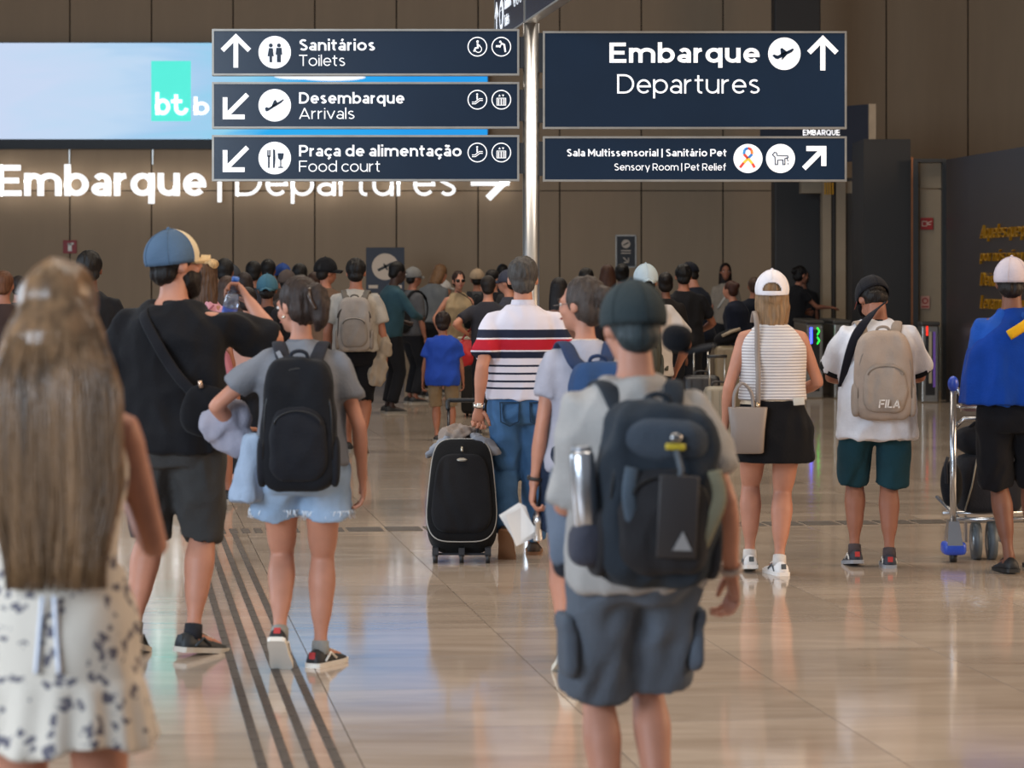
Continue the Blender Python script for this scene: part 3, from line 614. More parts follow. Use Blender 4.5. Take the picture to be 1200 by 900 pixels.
# ---------------------------------------------------------------- people
RM = [(.80, .11, .09, 0), (.87, .162, .112, -.01), (.94, .168, .117, -.012), (1.02, .152, .105, 0), (1.10, .146, .102, .005), (1.20, .162, .11, .005), (1.30, .18, .116, 0), (1.375, .172, .104, -.008), (1.43, .128, .078, -.014), (1.47, .078, .058, -.01), (1.50, .058, .058, 0), (1.56, .055, .057, .014), (1.60, .05, .054, .02)]
RF = [(.80, .115, .09, 0), (.87, .172, .118, -.014), (.94, .172, .118, -.014), (1.02, .142, .1, 0), (1.10, .126, .09, .005), (1.20, .14, .102, .008), (1.30, .155, .112, .006), (1.375, .15, .092, -.006), (1.43, .112, .068, -.012), (1.47, .062, .05, -.008), (1.50, .048, .05, 0), (1.56, .045, .049, .014), (1.60, .042, .048, .02)]
def rot(ax, a): return Matrix.Rotation(a, 3, ax)
class Person:
    def __init__(s, label, px, sc, H, rz=0, fem=False, skin='light', b=1.0, lean=0, twist=0, hyaw=0, hpitch=0, hroll=0, feet=None, hands=None, hipz=None, group=None, seed=0, hipx=0, child=False, far=False, category='person', curl=(.5, .5), palm=None, nofing=False, bust=0):
        s.k = H/1.75; s.H = H; s.fem = fem; s.b = b; s.seed = seed; s.far = far
        s.root = thing('person', label, category, (X(px, sc), F/sc, 0), rz, group); s.sm = skinm(SK.get(skin, skin))
        s.lean = lean; s.twist = twist; k = s.k
        s.hip = (hipz if hipz else .90)*k
        s.R = [(z*k, hw*k*(b if z < 1.46 else 1+.5*(b-1)), hd*k*(b if z < 1.46 else 1+.5*(b-1)), yo*k) for z, hw, hd, yo in (RF if fem else RM)]
        if child: s.R = [(z, hw*1.05, hd*1.1, yo) for z, hw, hd, yo in s.R]
        sw = (.150 if fem else .166)*k*(1+.6*(b-1))
        s.sho = [s.W(V(-sw, -.01, 1.388*k)), s.W(V(sw, -.01, 1.388*k))]
        s.hj = [V(-.088*k*b, 0, s.hip), V(.088*k*b, 0, s.hip)]
        # legs
        s.leg = []; feet = feet or [(-.10, .10, 0, 0), (.10, -.12, .25, 0)]
        for i, ft in enumerate(feet):
            x, y, pitch, yaw = ft[:4]; lift = ft[4] if len(ft) > 4 else 0
            Mx = rot('Z', yaw) @ rot('X', -pitch); ball = V(0, .13*k, .01); org = V(x, y, lift)
            foot = lambda p, Mx=Mx, ball=ball, org=org, yaw=yaw: org+rot('Z', yaw) @ ball+Mx @ (Vector(p)-ball)
            ank = foot(V(0, .0, .085*k)); hj = s.hj[i]
            kp = ft[5] if len(ft) > 5 else (0, 1, 0)
            knee, ank2 = ik(hj, ank, .43*k, .415*k, kp); s.leg.append((hj, knee, ank, foot))
        # arms
        s.arm = []; hands = hands or [((-.23, .05, .82), (-.25, -1, 0)), ((.23, .05, .82), (.25, -1, 0))]
        for i, (t, pole) in enumerate(hands):
            t = V(*t)*k; e, t2 = ik(s.sho[i], t, .30*k, .26*k, pole); s.arm.append((s.sho[i], e, t2))
        s.nk = s.W(V(0, .012*k, 1.56*k))
        s.HM = rot('Z', hyaw) @ rot('X', -hpitch-lean*.35) @ rot('Y', hroll)
        s.hk = k*(1.32 if child else 1.07)
        s.hc = s.nk+s.HM @ (V(0, .018, .078)*s.hk)
        s.curl = curl; s.palm = palm or [None, None]; s.fing = not nofing
        s.vox = .02 if far else .0105
        s.body()
    def W(s, p):
        p = Vector(p); t = smooth01((p.z-s.hip*.97)/(.16*s.k)); a = s.lean*t
        piv = V(0, 0, s.hip); p = piv+rot('X', -a) @ (p-piv)
        tz = s.twist*smooth01((p.z-s.hip)/(.4*s.k)); return rot('Z', tz) @ p
    def Hd(s, p): return s.hc+s.HM @ (Vector(p)*s.hk)
    def torso(s, mb, e=0, z0=None, z1=None, loose=0, flare=0, n=20, cap=True, sq=2.4, belly=0):
        k = s.k; z0 = s.R[0][0] if z0 is None else z0; z1 = s.R[-1][0] if z1 is None else z1; rings = []
        def at(z):
            for a, b in zip(s.R[:-1], s.R[1:]):
                if z <= b[0] or b is s.R[-1]:
                    t = max(0, min(1, (z-a[0])/(b[0]-a[0]))); return [a[q]*(1-t)+b[q]*t for q in (1, 2, 3)]
        mx = max(r[1] for r in s.R if r[0] < 1.4*k); md = max(r[2] for r in s.R if r[0] < 1.4*k)
        N = 16
        for i in range(N+1):
            z = z0+(z1-z0)*i/N; hw, hd, yo = at(z)
            if z < 1.34*k and loose: hw = hw*(1-loose)+max(hw, mx*.97)*loose; hd = hd*(1-loose)+max(hd, md*.97)*loose
            if z > 1.50*k: ee = e*.4
            else: ee = e
            fl = flare*max(0, 1-(z-z0)/(.35*k)); bl = belly*math.exp(-((z/k-1.08)/.12)**2)
            ring = []
            for q in range(n):
                a = 2*math.pi*q/n; ca, sa = math.cos(a), math.sin(a)
                cx = math.copysign(abs(ca)**(2/sq), ca); cy = math.copysign(abs(sa)**(2/sq), sa)
                ring.append(s.W(V(cx*(hw+ee+fl), cy*(hd+ee+fl+(bl if sa > 0 else 0))+yo, z)))
            rings.append(ring)
        mb.loft(rings, cap)
    def body(s):
        k = s.k; mb = MB(); s.torso(mb, e=-.006, z0=.85*k, n=18)
        fw = 1.06 if s.fem else 1.0; bb = 1+.7*(s.b-1)
        for i in (0, 1):
            hj, kn, an, foot = s.leg[i]; top = hj+V(0, -.005, .02*k)
            calf = kn.lerp(an, .3); back = (calf-kn).normalized().cross(V(1, 0, 0)); back = back if back.y < 0 else -back
            pts = [top, hj.lerp(kn, .35), hj.lerp(kn, .8), kn, kn.lerp(an, .28)+back*.012*k, kn.lerp(an, .55)+back*.008*k, kn.lerp(an, .85), an]
            rs = [.075*k*fw*bb, .074*k*fw*bb, .06*k*fw*bb, .050*k*bb, .060*k*bb, .049*k*bb, .031*k, .034*k]
            P_, R_ = along(pts, rs, 3); mb.tube(P_, R_, 14)
            mb.tube([an, foot(V(0, .0, .05*k)), foot(V(0, .08*k, .04*k)), foot(V(0, .17*k, .025*k))], [.034*k, .038*k, .036*k, .022*k], 10)
            sh, el, wr = s.arm[i]; inner = s.W(V((-1 if i == 0 else 1)*.08*k, -.01*k, 1.40*k)); ar = (.86 if s.fem else 1.0)*bb
            pts = [inner, sh, sh.lerp(el, .3), sh.lerp(el, .85), el, el.lerp(wr, .28), el.lerp(wr, .8), wr]
            rs = [.05*k, .053*k*ar, .047*k*ar, .038*k*ar, .037*k*ar, .040*k*ar, .027*k*ar, .0245*k]
            P_, R_ = along(pts, rs, 3); mb.tube(P_, R_, 12)
            d = (wr-el).normalized(); sgn = -1 if i == 0 else 1
            pn = s.palm[i]; pn = Vector(pn) if pn else V(-sgn, -.1, 0)
            pn = (pn-d*pn.dot(d)).normalized(); sd = d.cross(pn)
            if sd.y < 0 and abs(sd.y) > .1 or (abs(sd.y) <= .1 and sd.z < 0): sd = -sd
            s.arm[i] = (sh, el, wr, d, pn, sd)
            mb.tube([wr-d*.01*k, wr+d*.02*k, wr+d*.05*k, wr+d*.088*k], [(.026*k, .019*k), (.034*k, .017*k), (.042*k, .016*k), (.04*k, .012*k)], 12, ref=sd)
        hk = s.hk
        Hm = s.HM
        E = lambda c, r: mb.ell(s.Hd(c), [q*hk for q in r], 16, 12, Hm)
        fs_ = .94 if s.fem else 1
        E((0, -.012, .028), (.074*fs_, .094, .09)); E((0, .03, -.04), (.054*fs_, .06, .068)); E((0, .058, -.082), (.026, .028, .024)); E((0, .082, .018), (.05, .014, .02))
        E((0, .098, -.018), (.012, .018, .026)); E((0, .078, -.055), (.026, .018, .014)); E((-.038, .062, -.028), (.02, .02, .022)); E((.038, .062, -.028), (.02, .02, .022))
        for q in (-1, 1): E((q*.077*fs_, -.008, -.008), (.01, .02, .031))
        me = remesh(mb, s.vox, 3 if not s.far else 2)
        # fingers, rooted inside the palm
        if not s.far and s.fing:
            fb = MB()
            for i in (0, 1):
                sh, el, wr, d, pn, sd = s.arm[i]; c = s.curl[i]; kk = k*(.92 if s.fem else 1)
                for q, (off, ln) in enumerate(((.031, .95), (.0105, 1.08), (-.0105, 1.0), (-.031, .8))):
                    p = wr+d*.078*k+sd*off*kk; dd = d.copy(); pts = [p]; fan = sd*(off*1.2)
                    for j, sl in enumerate((.046, .028, .022)):
                        dd = (rot_about(dd, d.cross(pn), c*(.8 if j == 0 else 1.0)*(.9+.08*q))).normalized()
                        p = p+(dd+fan).normalized()*sl*ln*kk; pts.append(p.copy())
                    P_, R_ = along(pts, [.0095*kk, .0085*kk, .0078*kk, .006*kk], 2); fb.tube(P_, R_, 8)
                p = wr+d*.02*k+sd*.024*kk; t1 = (d*.75+sd*.75+pn*.25).normalized(); t2 = (d+sd*.25+pn*.35*c).normalized()
                fb.tube([p, p+t1*.03*kk, p+t1*.045*kk+t2*.02*kk, p+t1*.05*kk+t2*.048*kk], [.014*kk, .0125*kk, .0105*kk, .0075*kk], 8)
            import bmesh
            bm = bmesh.new(); bm.from_mesh(me); m2 = fb.mesh('f'); bm.from_mesh(m2); bm.to_mesh(me); bm.free(); bpy.data.meshes.remove(m2)
        me.polygons.foreach_set('use_smooth', [True]*len(me.polygons))
        s.bo = link('body', me, s.sm, s.root)
    # ---- clothing
    def part(s, mb, name, m, vox=None, sm=3, wr=None, wsc=(8, 8, 5), label=None):
        vox = vox or (.02 if s.far else .012)
        me = remesh(mb, vox, sm, 0 if s.far else (.010 if wr is None else wr*1.5), wsc, seed=s.seed+len(name))
        o = link(name, me, m, s.root)
        if label: o['label'] = label
        return o
    def shirt(s, m, hem=.86, sleeve=.62, e=.016, loose=.6, flare=.01, sr=1.0, neck=1.488, name='shirt', wr=None, tight=False, sl_r=None, belly=0, cuff=None):
        k = s.k; mb = MB(); s.torso(mb, e=e, z0=hem*k, z1=neck*k, loose=loose, flare=flare, n=24, belly=belly)
        bb = 1+.7*(s.b-1); ar = (.88 if s.fem else 1.0)*bb; s.cuffs = []
        for i in (0, 1):
            sh, el, wrj = s.arm[i][:3]; inner = s.W(V((-1 if i == 0 else 1)*.06*k, -.01*k, 1.395*k))
            sl = sleeve[i] if isinstance(sleeve, (list, tuple)) else sleeve
            if sl <= 0: continue
            top = sh+V(0, 0, .004)
            if sl <= 1:
                end = sh.lerp(el, sl); pts = [inner, top, sh.lerp(el, sl*.5), end]; rr = sl_r or .066
                rs = [.048*k*ar, (.053+e*.35)*k*ar, rr*k*ar*sr*.96, (rr+.003)*k*ar*sr]
            else:
                end = el.lerp(wrj, sl-1); pts = [inner, top, sh.lerp(el, .6), el, el.lerp(wrj, (sl-1)*.5), end]
                rs = [.048*k*ar, (.053+e*.35)*k*ar, .056*k*ar*sr, .052*k*ar*sr, .048*k*ar*sr, .038*k*ar*sr]
            P_, R_ = along(pts, rs, 4); mb.tube(P_, R_, 16)
            s.cuffs.append((P_[-1], (P_[-1]-P_[-2]).normalized(), R_[-1]))
        s.sh = s.part(mb, name, m, wr=wr)
        if cuff:
            for P0, d, r in s.cuffs: ringb(P0-d*.024, P0+d*.004, r*1.03, r*1.04).obj('sleeve_trim', cuff, s.root)
        return s.sh
    def collar(s, m, name='collar', z=1.478, h=.016, r=.068, polo=False):
        k = s.k; mb = MB(); rings = []
        for zz, rr in ((z-.012, r+.012), (z+h*.5, r+.004), (z+h, r-.002), (z+h, r-.008), (z, r-.004)):
            rings.append([s.W(V(math.cos(a)*rr*k*(1 if not s.fem else .88), math.sin(a)*rr*k*.98+.002, zz*k-(.02*k*max(0, math.sin(a))))) for a in [2*math.pi*q/20 for q in range(20)]])
        mb.loft(rings, False); return mb.obj(name, m, s.root)
    def shorts(s, m, hem=.45, waist=1.0, e=.02, flare=.02, name='shorts', sag=0, wr=None, hemz=None):
        """hem: fraction of thigh (<=1) or 1+fraction of shank"""
        k = s.k; mb = MB(); s.torso(mb, e=e*.8, z0=.80*k, z1=waist*k, n=22); bb = 1+.7*(s.b-1); fw = 1.06 if s.fem else 1
        for i in (0, 1):
            hj, kn, an, foot = s.leg[i]; sg = -1 if i == 0 else 1; top = hj+V(0, -.005, .03*k); h = hem[i] if isinstance(hem, (list, tuple)) else hem
            if h <= 1:
                o_ = V(sg*.016*k, 0, 0); end = hj.lerp(kn, h)+o_; pts = [top+o_*.3, hj.lerp(kn, h*.45)+o_, end]; rs = [(.086*fw*bb+e*.8)*k, (.078*fw*bb+e*.7)*k, (.072*fw*bb+e*.7+flare*.7)*k if h < .75 else (.058*fw*bb+e*.8+flare)*k]
            else:
                t = h-1; end = kn.lerp(an, t); mid = kn.lerp(an, t*.5)
                pts = [top, hj.lerp(kn, .4), kn, mid, end]; rs = [(.092*fw*bb+e)*k, (.084*fw*bb+e)*k, (.062*bb+e)*k, (.055*bb+e+flare*.4)*k, (.05*bb+e*.6+flare)*k]
            P_, R_ = along(pts, rs, 5); mb.tube(P_, R_, 18); s.hems = getattr(s, 'hems', []); s.hems.append((P_[-1], R_[-1], (P_[-1]-P_[-2]).normalized()))
        return s.part(mb, name, m, wr=wr)
    def skirt(s, m, hem, waist=1.0, flare=.04, name='skirt', wr=.004, e=.02):
        k = s.k; mb = MB(); n = 40; rings = []
        for i in range(13):
            t = i/12; z = waist+(hem-waist)*t; base = (.142 if s.fem else .15)+e
            hw = (base+(.045)*smooth01(t/.45)+flare*t)*s.b; hd = (.1+e+.03*smooth01(t/.45)+flare*t)*s.b
            rings.append([s.W(V(math.cos(a)*hw*k*(1+.015*math.sin(a*7+i*.3)*t), (math.sin(a)*hd-.008)*k, z*k)) for a in [2*math.pi*q/n for q in range(n)]])
        mb.loft(rings); return s.part(mb, name, m, wr=wr)
    def shoes(s, up, sole='#e6e2da', kind='sneaker', accent=None, sock=None):
        k = s.k
        for i in (0, 1):
            foot = s.leg[i][3]; st = [(-.075, .02, .05), (-.068, .033, .075), (-.03, .038, .088), (.02, .037, .082), (.07, .041, .066), (.12, .046, .05), (.165, .041, .04), (.195, .02, .028)]
            rings = []
            for y, hw, h in st:
                r = [foot(V(x*hw*k, y*k, (.018+zz*(h-.018))*k)) for x, zz in ((-1, 0), (-1.04, .3), (-.85, .7), (-.4, .96), (0, 1), (.4, .96), (.85, .7), (1.04, .3), (1, 0), (0, 0))]
                rings.append(r)
            u = MB().loft(rings).obj('shoe', up if not isinstance(up, str) else mat('shoe'+up, up, .6, bump=.1), s.root)
            rings = []
            for y, hw, h in st:
                hw2 = hw+.006; y2 = y*1.03
                rings.append([foot(V(x*hw2*k, y2*k, z*k)) for x, z in ((-1, .002), (-1.03, .024), (1.03, .024), (1, .002))])
            so = MB().loft(rings).obj('sole', mat('sole'+sole, sole, .6, var=.04), u, False)
            if not s.far:
                g = MB()
                for q in range(4): g.tube([foot(V(-.022*k, (.045+.018*q)*k, (.08-.006*q)*k)), foot(V(0, (.045+.018*q)*k, (.087-.007*q)*k)), foot(V(.022*k, (.045+.018*q)*k, (.08-.006*q)*k))], .0035*k, 6)
                g.obj('laces', plain('#d8d4cc' if sole != '#1a1a1a' else '#222222', .8), u)
                if accent:
                    g = MB(); g.box((0, 0, 0), (.03*k, .006, .03*k)); 
                    for q in range(len(g.v)): g.v[q] = foot(g.v[q]+V(0, -.073*k, .058*k))
                    g.obj('heel_tab', plain(accent, .6), u, False)
                    g = MB()
                    for sg in (-1, 1): g.tube([foot(V(sg*.040*k, -.02*k, .03*k)), foot(V(sg*.037*k, .03*k, .065*k)), foot(V(sg*.044*k, .07*k, .035*k))], .006*k, 6)
                    g.obj('side_stripe', plain(accent if accent != '#b03030' else '#d8d4cc', .6), u)
            an = s.leg[i][2]; kn = s.leg[i][1]
            if sock:
                MB().tube([foot(V(0, 0, .06*k)), an, an.lerp(kn, .08)], [.041*k, .04*k, .038*k], 12).obj('sock', cloth(sock), s.root)
    # ---- head
    def hair(s, col, style='short', extra=None, wr=.004):
        m = hairm(col); mb = MB(); hk = s.hk; fs_ = .95 if s.fem else 1
        E = lambda c, r: mb.ell(s.Hd(c), [q*hk for q in r], 18, 12, s.HM)
        E((0, -.022, .036), (.084*fs_, .096, .092))
        if style in ('short', 'fade'): E((0, -.058, -.03), (.066, .05, .05))
        if style in ('bob', 'long', 'vlong', 'updo', 'bun', 'pony'): E((0, -.05, -.02), (.078, .062, .07))
        if style == 'bun': E((0, -.11, .05) if not extra else extra, (.045, .04, .045))
        if style == 'pony' or style == 'updo':
            p = [s.Hd(V(0, -.10, .05)), s.Hd(V(.01, -.14, .055)), s.Hd(V(.02, -.155, 0)), s.Hd(V(.02, -.15, -.09)), s.Hd(V(.015, -.13, -.15 if style == 'pony' else -.1))]
            if extra: p = [s.Hd(V(*q)) for q in extra]
            P_, R_ = along(p, [.03*hk, .04*hk, .045*hk, .038*hk, .012*hk], 3); mb.tube(P_, R_, 12)
        if style == 'bob' or style == 'long':
            ln = {'bob': .2, 'long': .33}[style]; rings = []
            for i in range(8):
                t = i/7; z = .02-t*ln; rings.append([s.Hd(V(math.cos(a)*(.084+.014*math.sin(t*3)-.012*t*t)*(1+.03*math.sin(a*7+t*3)*t), -.03-.02*t+math.sin(a)*(.075 - .015*t)*(1+.06*math.sin(a*8-t*4)*t), z-.012*t*math.sin(a*5))) for a in [2*math.pi*q/18 for q in range(18)]])
            mb.loft(rings)
        o = s.part(mb, 'hair', m, vox=.018 if s.far else .008, wr=0 if s.far else wr, wsc=(30, 30, 8)); return o
    def cap(s, col, brim=0.0, col2=None, hole=False, brimcol=None, up=0, bz=.02, backhole=math.pi, opening=None):
        """brim: yaw of the peak from the face direction"""
        k = s.hk; m = cloth(col, var=.06); Mb = rot('Z', brim); mb = MB(); n = 36 if not hole else 96; mm = 12 if not hole else 32; vs = []; fs = []
        prof = lambda a, t: V(math.cos(a)*.0945*math.sin(t), math.sin(a)*.113*math.sin(t), .108*math.cos(t))
        tp = [.02+i*(1.82-.02)/mm for i in range(mm+1)]
        Q = lambda p: s.Hd(Mb @ Vector(p)+V(0, -.016, .03))
        for t in tp:
            for q in range(n): vs.append(Q(prof(2*math.pi*q/n, t)))
        for i in range(mm):
            for q in range(n):
                a = 2*math.pi*(q+.5)/n; t = (tp[i]+tp[i+1])/2
                if hole:
                    da = (a-3*math.pi/2)
                    if (da/.62)**2+((1.62-t)/.5)**2 < 1 and t < 1.62: continue
                fs.append((i*n+q, (i+1)*n+q, (i+1)*n+(q+1) % n, i*n+(q+1) % n))
        mb.add(vs, fs); o = mb.obj('cap', m, s.root); sd = o.modifiers.new('thickness', 'SOLIDIFY'); sd.thickness = .004
        # seams, button
        g = MB()
        for j in range(6):
            a = math.pi/2+j*math.pi/3
            if hole and j == 3: pts = [Q(prof(a, t)*1.01) for t in tp if t < 1.0]
            else: pts = [Q(prof(a, t)*1.01) for t in tp]
            g.tube(pts, .0016*k, 5)
        g.ell(Q(V(0, 0, .109)), (.009*k,)*3, 10, 6); g.obj('seam', m, o)
        # peak
        rings = []
        for i in range(7):
            t = i/6; w_ = .076*(1-.55*t*t)
            rings.append([Q(V(x*w_, .09+.082*t-(.045*abs(x)**2)*(1-.3*t), -.004-.028*abs(x)**2-.012*t+up*t+dz)) for x, dz in ((-1, 0), (-.6, .002), (0, .003), (.6, .002), (1, 0), (.6, -.003), (0, -.003), (-.6, -.003))])
        MB().loft(rings).obj('peak', cloth(brimcol or col, var=.06), o)
        if col2:
            mb2 = MB(); v2 = []; f2 = []
            for t in tp:
                for q in range(n//3+1): v2.append(Q(prof(math.pi/2-math.pi/3+2*math.pi*q/n, t)*1.012))
            w2 = n//3+1
            for i in range(mm):
                for q in range(w2-1): f2.append((i*w2+q, (i+1)*w2+q, (i+1)*w2+q+1, i*w2+q+1))
            mb2.add(v2, f2).obj('front_panel', cloth(col2, var=.05), o)
        return o
    def eyes(s, col='#2a1c14', brow='#2a1d16'):
        for q in (-1, 1):
            w_ = MB().ell(s.Hd(V(q*.031, .080, .004)), [.013*s.hk, .009*s.hk, .008*s.hk], 12, 8, s.HM).obj('eye', plain('#d8d2cc', .3), s.root)
            MB().ell(s.Hd(V(q*.031, .0875, .004)), [.0055*s.hk]*3, 8, 6, s.HM).obj('iris', plain(col, .2), w_)
            MB().tube([s.Hd(V(q*.014, .094, .02)), s.Hd(V(q*.032, .094, .026)), s.Hd(V(q*.05, .082, .02))], .004*s.hk, 6).obj('eyebrow', plain(brow, .8), s.root)
        MB().ell(s.Hd(V(0, .096, -.056)), [.021*s.hk, .005*s.hk, .006*s.hk], 12, 6, s.HM).obj('lips', plain('#9c5a50', .5), s.root)
    def beard(s, col):
        mb = MB(); E = lambda c, r: mb.ell(s.Hd(c), [q*s.hk for q in r], 16, 10, s.HM)
        E((0, .035, -.062), (.062, .066, .06)); E((0, .05, -.1), (.045, .045, .05)); s.part(mb, 'beard', hairm(col), vox=.009, wr=.002, wsc=(30, 30, 20))
def rot_about(v, ax, a): return Matrix.Rotation(a, 3, ax.normalized()) @ v
def ringb(p0, p1, r0, r1, n=20, th=.003):
    d = (Vector(p1)-Vector(p0)).normalized(); a = d.orthogonal().normalized(); b = d.cross(a)
    R_ = []
    for p, r in ((p0, r0), (p1, r1), (p1, r1-th*2), (p0, r0-th*2)): R_.append([Vector(p)+(a*math.cos(t)+b*math.sin(t))*r for t in [2*math.pi*q/n for q in range(n)]])
    mb = MB(); mb.loft(R_, False); 
    n_ = n; o = 0
    for j in range(n_): k = (j+1) % n_; mb.f.append((j, 3*n_+j, 3*n_+k, k))
    return mb
def strap(pts, wd, th, normal_fn=None, ref=(1, 0, 0), n=8):
    """flat webbing along points"""
    P_, R_ = along(pts, [wd/2]*len(pts), 5); return MB().tube(P_, [(r, th/2) for r in R_], n, ref=ref)
def smooth_path(pts, n=6):
    out = []; P_ = [Vector(p) for p in pts]
    for i in range(len(P_)-1):
        p0 = P_[max(i-1, 0)]; p1 = P_[i]; p2 = P_[i+1]; p3 = P_[min(i+2, len(P_)-1)]
        for q in range(n):
            t = q/n; out.append(.5*((2*p1)+(p2-p0)*t+(2*p0-5*p1+4*p2-p3)*t*t+(3*p1-p0-3*p2+p3)*t**3))
    out.append(P_[-1]); return out
def world_pt(per, p):
    r = per.root; return r.location+rot('Z', r.rotation_euler.z) @ Vector(p)
def worn(per, name, label, cat, group=None):
    """a thing worn or carried by a person: same place and turn as its bearer"""
    r = thing(name, label, cat, per.root.location, per.root.rotation_euler.z, group); return r
def sup(mb, c, dims, M=None, tfn=None, n=24, m=12, pw=3.2, pz=3.0):
    """rounded, puffy box (superellipsoid), dims = half sizes; tfn(t)-> width factor along z"""
    vs = []; fs = []; c = Vector(c); x, y, z = dims
    for i in range(m+1):
        ph = -math.pi/2+math.pi*i/m; cz = math.copysign(abs(math.sin(ph))**(2/pz), math.sin(ph)); cr = abs(math.cos(ph))**(2/pz)
        for q in range(n):
            a = 2*math.pi*q/n; ca, sa = math.cos(a), math.sin(a)
            cx = math.copysign(abs(ca)**(2/pw), ca)*cr; cy = math.copysign(abs(sa)**(2/pw), sa)*cr
            k = tfn((cz+1)/2) if tfn else 1; p = V(cx*x*k, cy*y, cz*z); vs.append((M @ p if M else p)+c)
    for i in range(m):
        for q in range(n): k = (q+1) % n; fs.append((i*n+q, i*n+k, (i+1)*n+k, (i+1)*n+q))
    return mb.add(vs, fs)
def backpack(per, label, zb, zt, w_, dp, main, second=None, strapc='#1d1d20', x0=0, style='plain', strapx=.075, far=False, roll=0, name='backpack', trim=None, handle=True, wr=.006):
    k = per.k; r = worn(per, name, label, 'backpack'); a = per.lean
    cz = (zb+zt)/2*k; hz_ = (zt-zb)/2*k; yb = -(.135*per.b)*k-dp*.5
    M = rot('Z', per.twist) @ rot('X', -a) @ rot('Y', roll); c = per.W(V(x0, yb, cz))
    G = lambda p: c+M @ Vector(p)
    mm = cloth(main); m2 = cloth(second or main); ms = cloth(strapc, var=.05)
    mb = MB(); sup(mb, c, (w_/2, dp/2, hz_), M, lambda t: 1-.16*t**3, pw=4.5, pz=5.0)
    main_o = link('main_bag', remesh(mb, .02 if far else .012, 2, 0 if far else wr, (9, 9, 6), seed=per.seed+3), mm, r)
    if style != 'none':
        mb = MB(); sup(mb, G((0, -dp*.42, -hz_*.28)), (w_*.39, dp*.28, hz_*.56), M, lambda t: 1-.1*t, pw=3.4, pz=3.4)
        link('front_pocket', remesh(mb, .02 if far else .011, 2, 0 if far else wr*.8, (10, 10, 7), seed=per.seed+5), m2, r)
    if not far:
        zt_ = plain(trim or '#0e0e10', .5)
        arcp = [G((math.cos(t)*w_*.43, -dp*.40, hz_*.12+math.sin(t)*hz_*.72)) for t in [math.pi*q/14 for q in range(15)]]
        MB().tube([G((w_*.45, -dp*.38, -hz_*.5))]+arcp+[G((-w_*.45, -dp*.38, -hz_*.5))], .004, 6).obj('zipper', zt_, r)
        if style != 'none':
            arcp = [G((math.cos(t)*w_*.3, -dp*.66, hz_*.02+math.sin(t)*hz_*.2)) for t in [math.pi*q/12 for q in range(13)]]
            MB().tube(arcp, .0035, 6).obj('pocket_zipper', zt_, r)
        for sg in (-1, 1):
            mb = MB(); sup(mb, G((sg*w_*.47, 0, -hz_*.55)), (.022, dp*.4, hz_*.38), M); mb.obj('side_pocket', m2, r)
    if handle:
        MB().tube(smooth_path([G((-.035, dp*.2, hz_*.93)), G((-.03, dp*.15, hz_*1.05)), G((0, dp*.15, hz_*1.09)), G((.03, dp*.15, hz_*1.05)), G((.035, dp*.2, hz_*.93))], 3), .008, 8).obj('top_handle', ms, r)
    for sg in (-1, 1):
        pts = [V(sg*.05*k+x0*.5, yb+dp*.5, zt*k-.04*k), V(sg*strapx*k, -.122*k*per.b, 1.40*k), V(sg*(strapx+.022)*k, -.075*k, 1.462*k), V(sg*(strapx+.03)*k, -.01*k, 1.478*k), V(sg*(strapx+.032)*k, .06*k, 1.455*k), V(sg*(strapx+.04)*k, .135*k*per.b, 1.37*k), V(sg*(strapx+.06)*k, .15*k*per.b, 1.22*k), V(sg*.165*k*per.b, .07*k, 1.08*k), V(sg*.13*k*per.b, yb+dp*.45, (zb+.08)*k)]
        P_ = smooth_path([per.W(p) for p in pts], 5)
        MB().tube(P_, [(.032*k if i < len(P_)*.62 else .014*k, .008*k) for i in range(len(P_))], 10, ref=rot('Z', per.twist) @ V(1, 0, 0)).obj('shoulder_strap', ms, r)
    r['_'] = 0; del r['_']
    return r, G, M, (w_, dp, hz_)
def stripe_shirt_material():
    m = bpy.data.materials.new('striped_polo_cotton'); m.use_nodes = True; nt = m.node_tree; N = nt.nodes; L = nt.links; b = N['Principled BSDF']
    tc = N.new('ShaderNodeTexCoord'); sp = N.new('ShaderNodeSeparateXYZ'); L.new(tc.outputs['Object'], sp.inputs[0])
    mr = N.new('ShaderNodeMapRange'); mr.inputs['From Min'].default_value = .9; mr.inputs['From Max'].default_value = 1.5; L.new(sp.outputs['Z'], mr.inputs['Value'])
    r = N.new('ShaderNodeValToRGB'); r.color_ramp.interpolation = 'CONSTANT'; L.new(mr.outputs[0], r.inputs['Fac'])
    Wc, Nv, Rd = hexc('#cdc8d2'), hexc('#1e2436'), hexc('#a81c2c')
    z = lambda py: (Z(py, 203)-.9)/.6
    st = [(0, Wc)]
    for py in (454, 446, 437, 428): st += [(z(py+1.2), Nv), (z(py-1.2), Wc)]
    st += [(z(419), Nv), (z(411.5), Wc), (z(409.6), Rd), (z(397.5), Wc), (z(395.5), Nv), (z(386), Wc)]
    e = r.color_ramp.elements; e[0].position = 0; e[0].color = Wc; e[1].position = st[1][0]; e[1].color = st[1][1]
    for p_, c_ in st[2:]: q = e.new(p_); q.color = c_
    L.new(r.outputs[0], b.inputs['Base Color']); b.inputs['Roughness'].default_value = .85; b.inputs['Specular IOR Level'].default_value = .2; return m
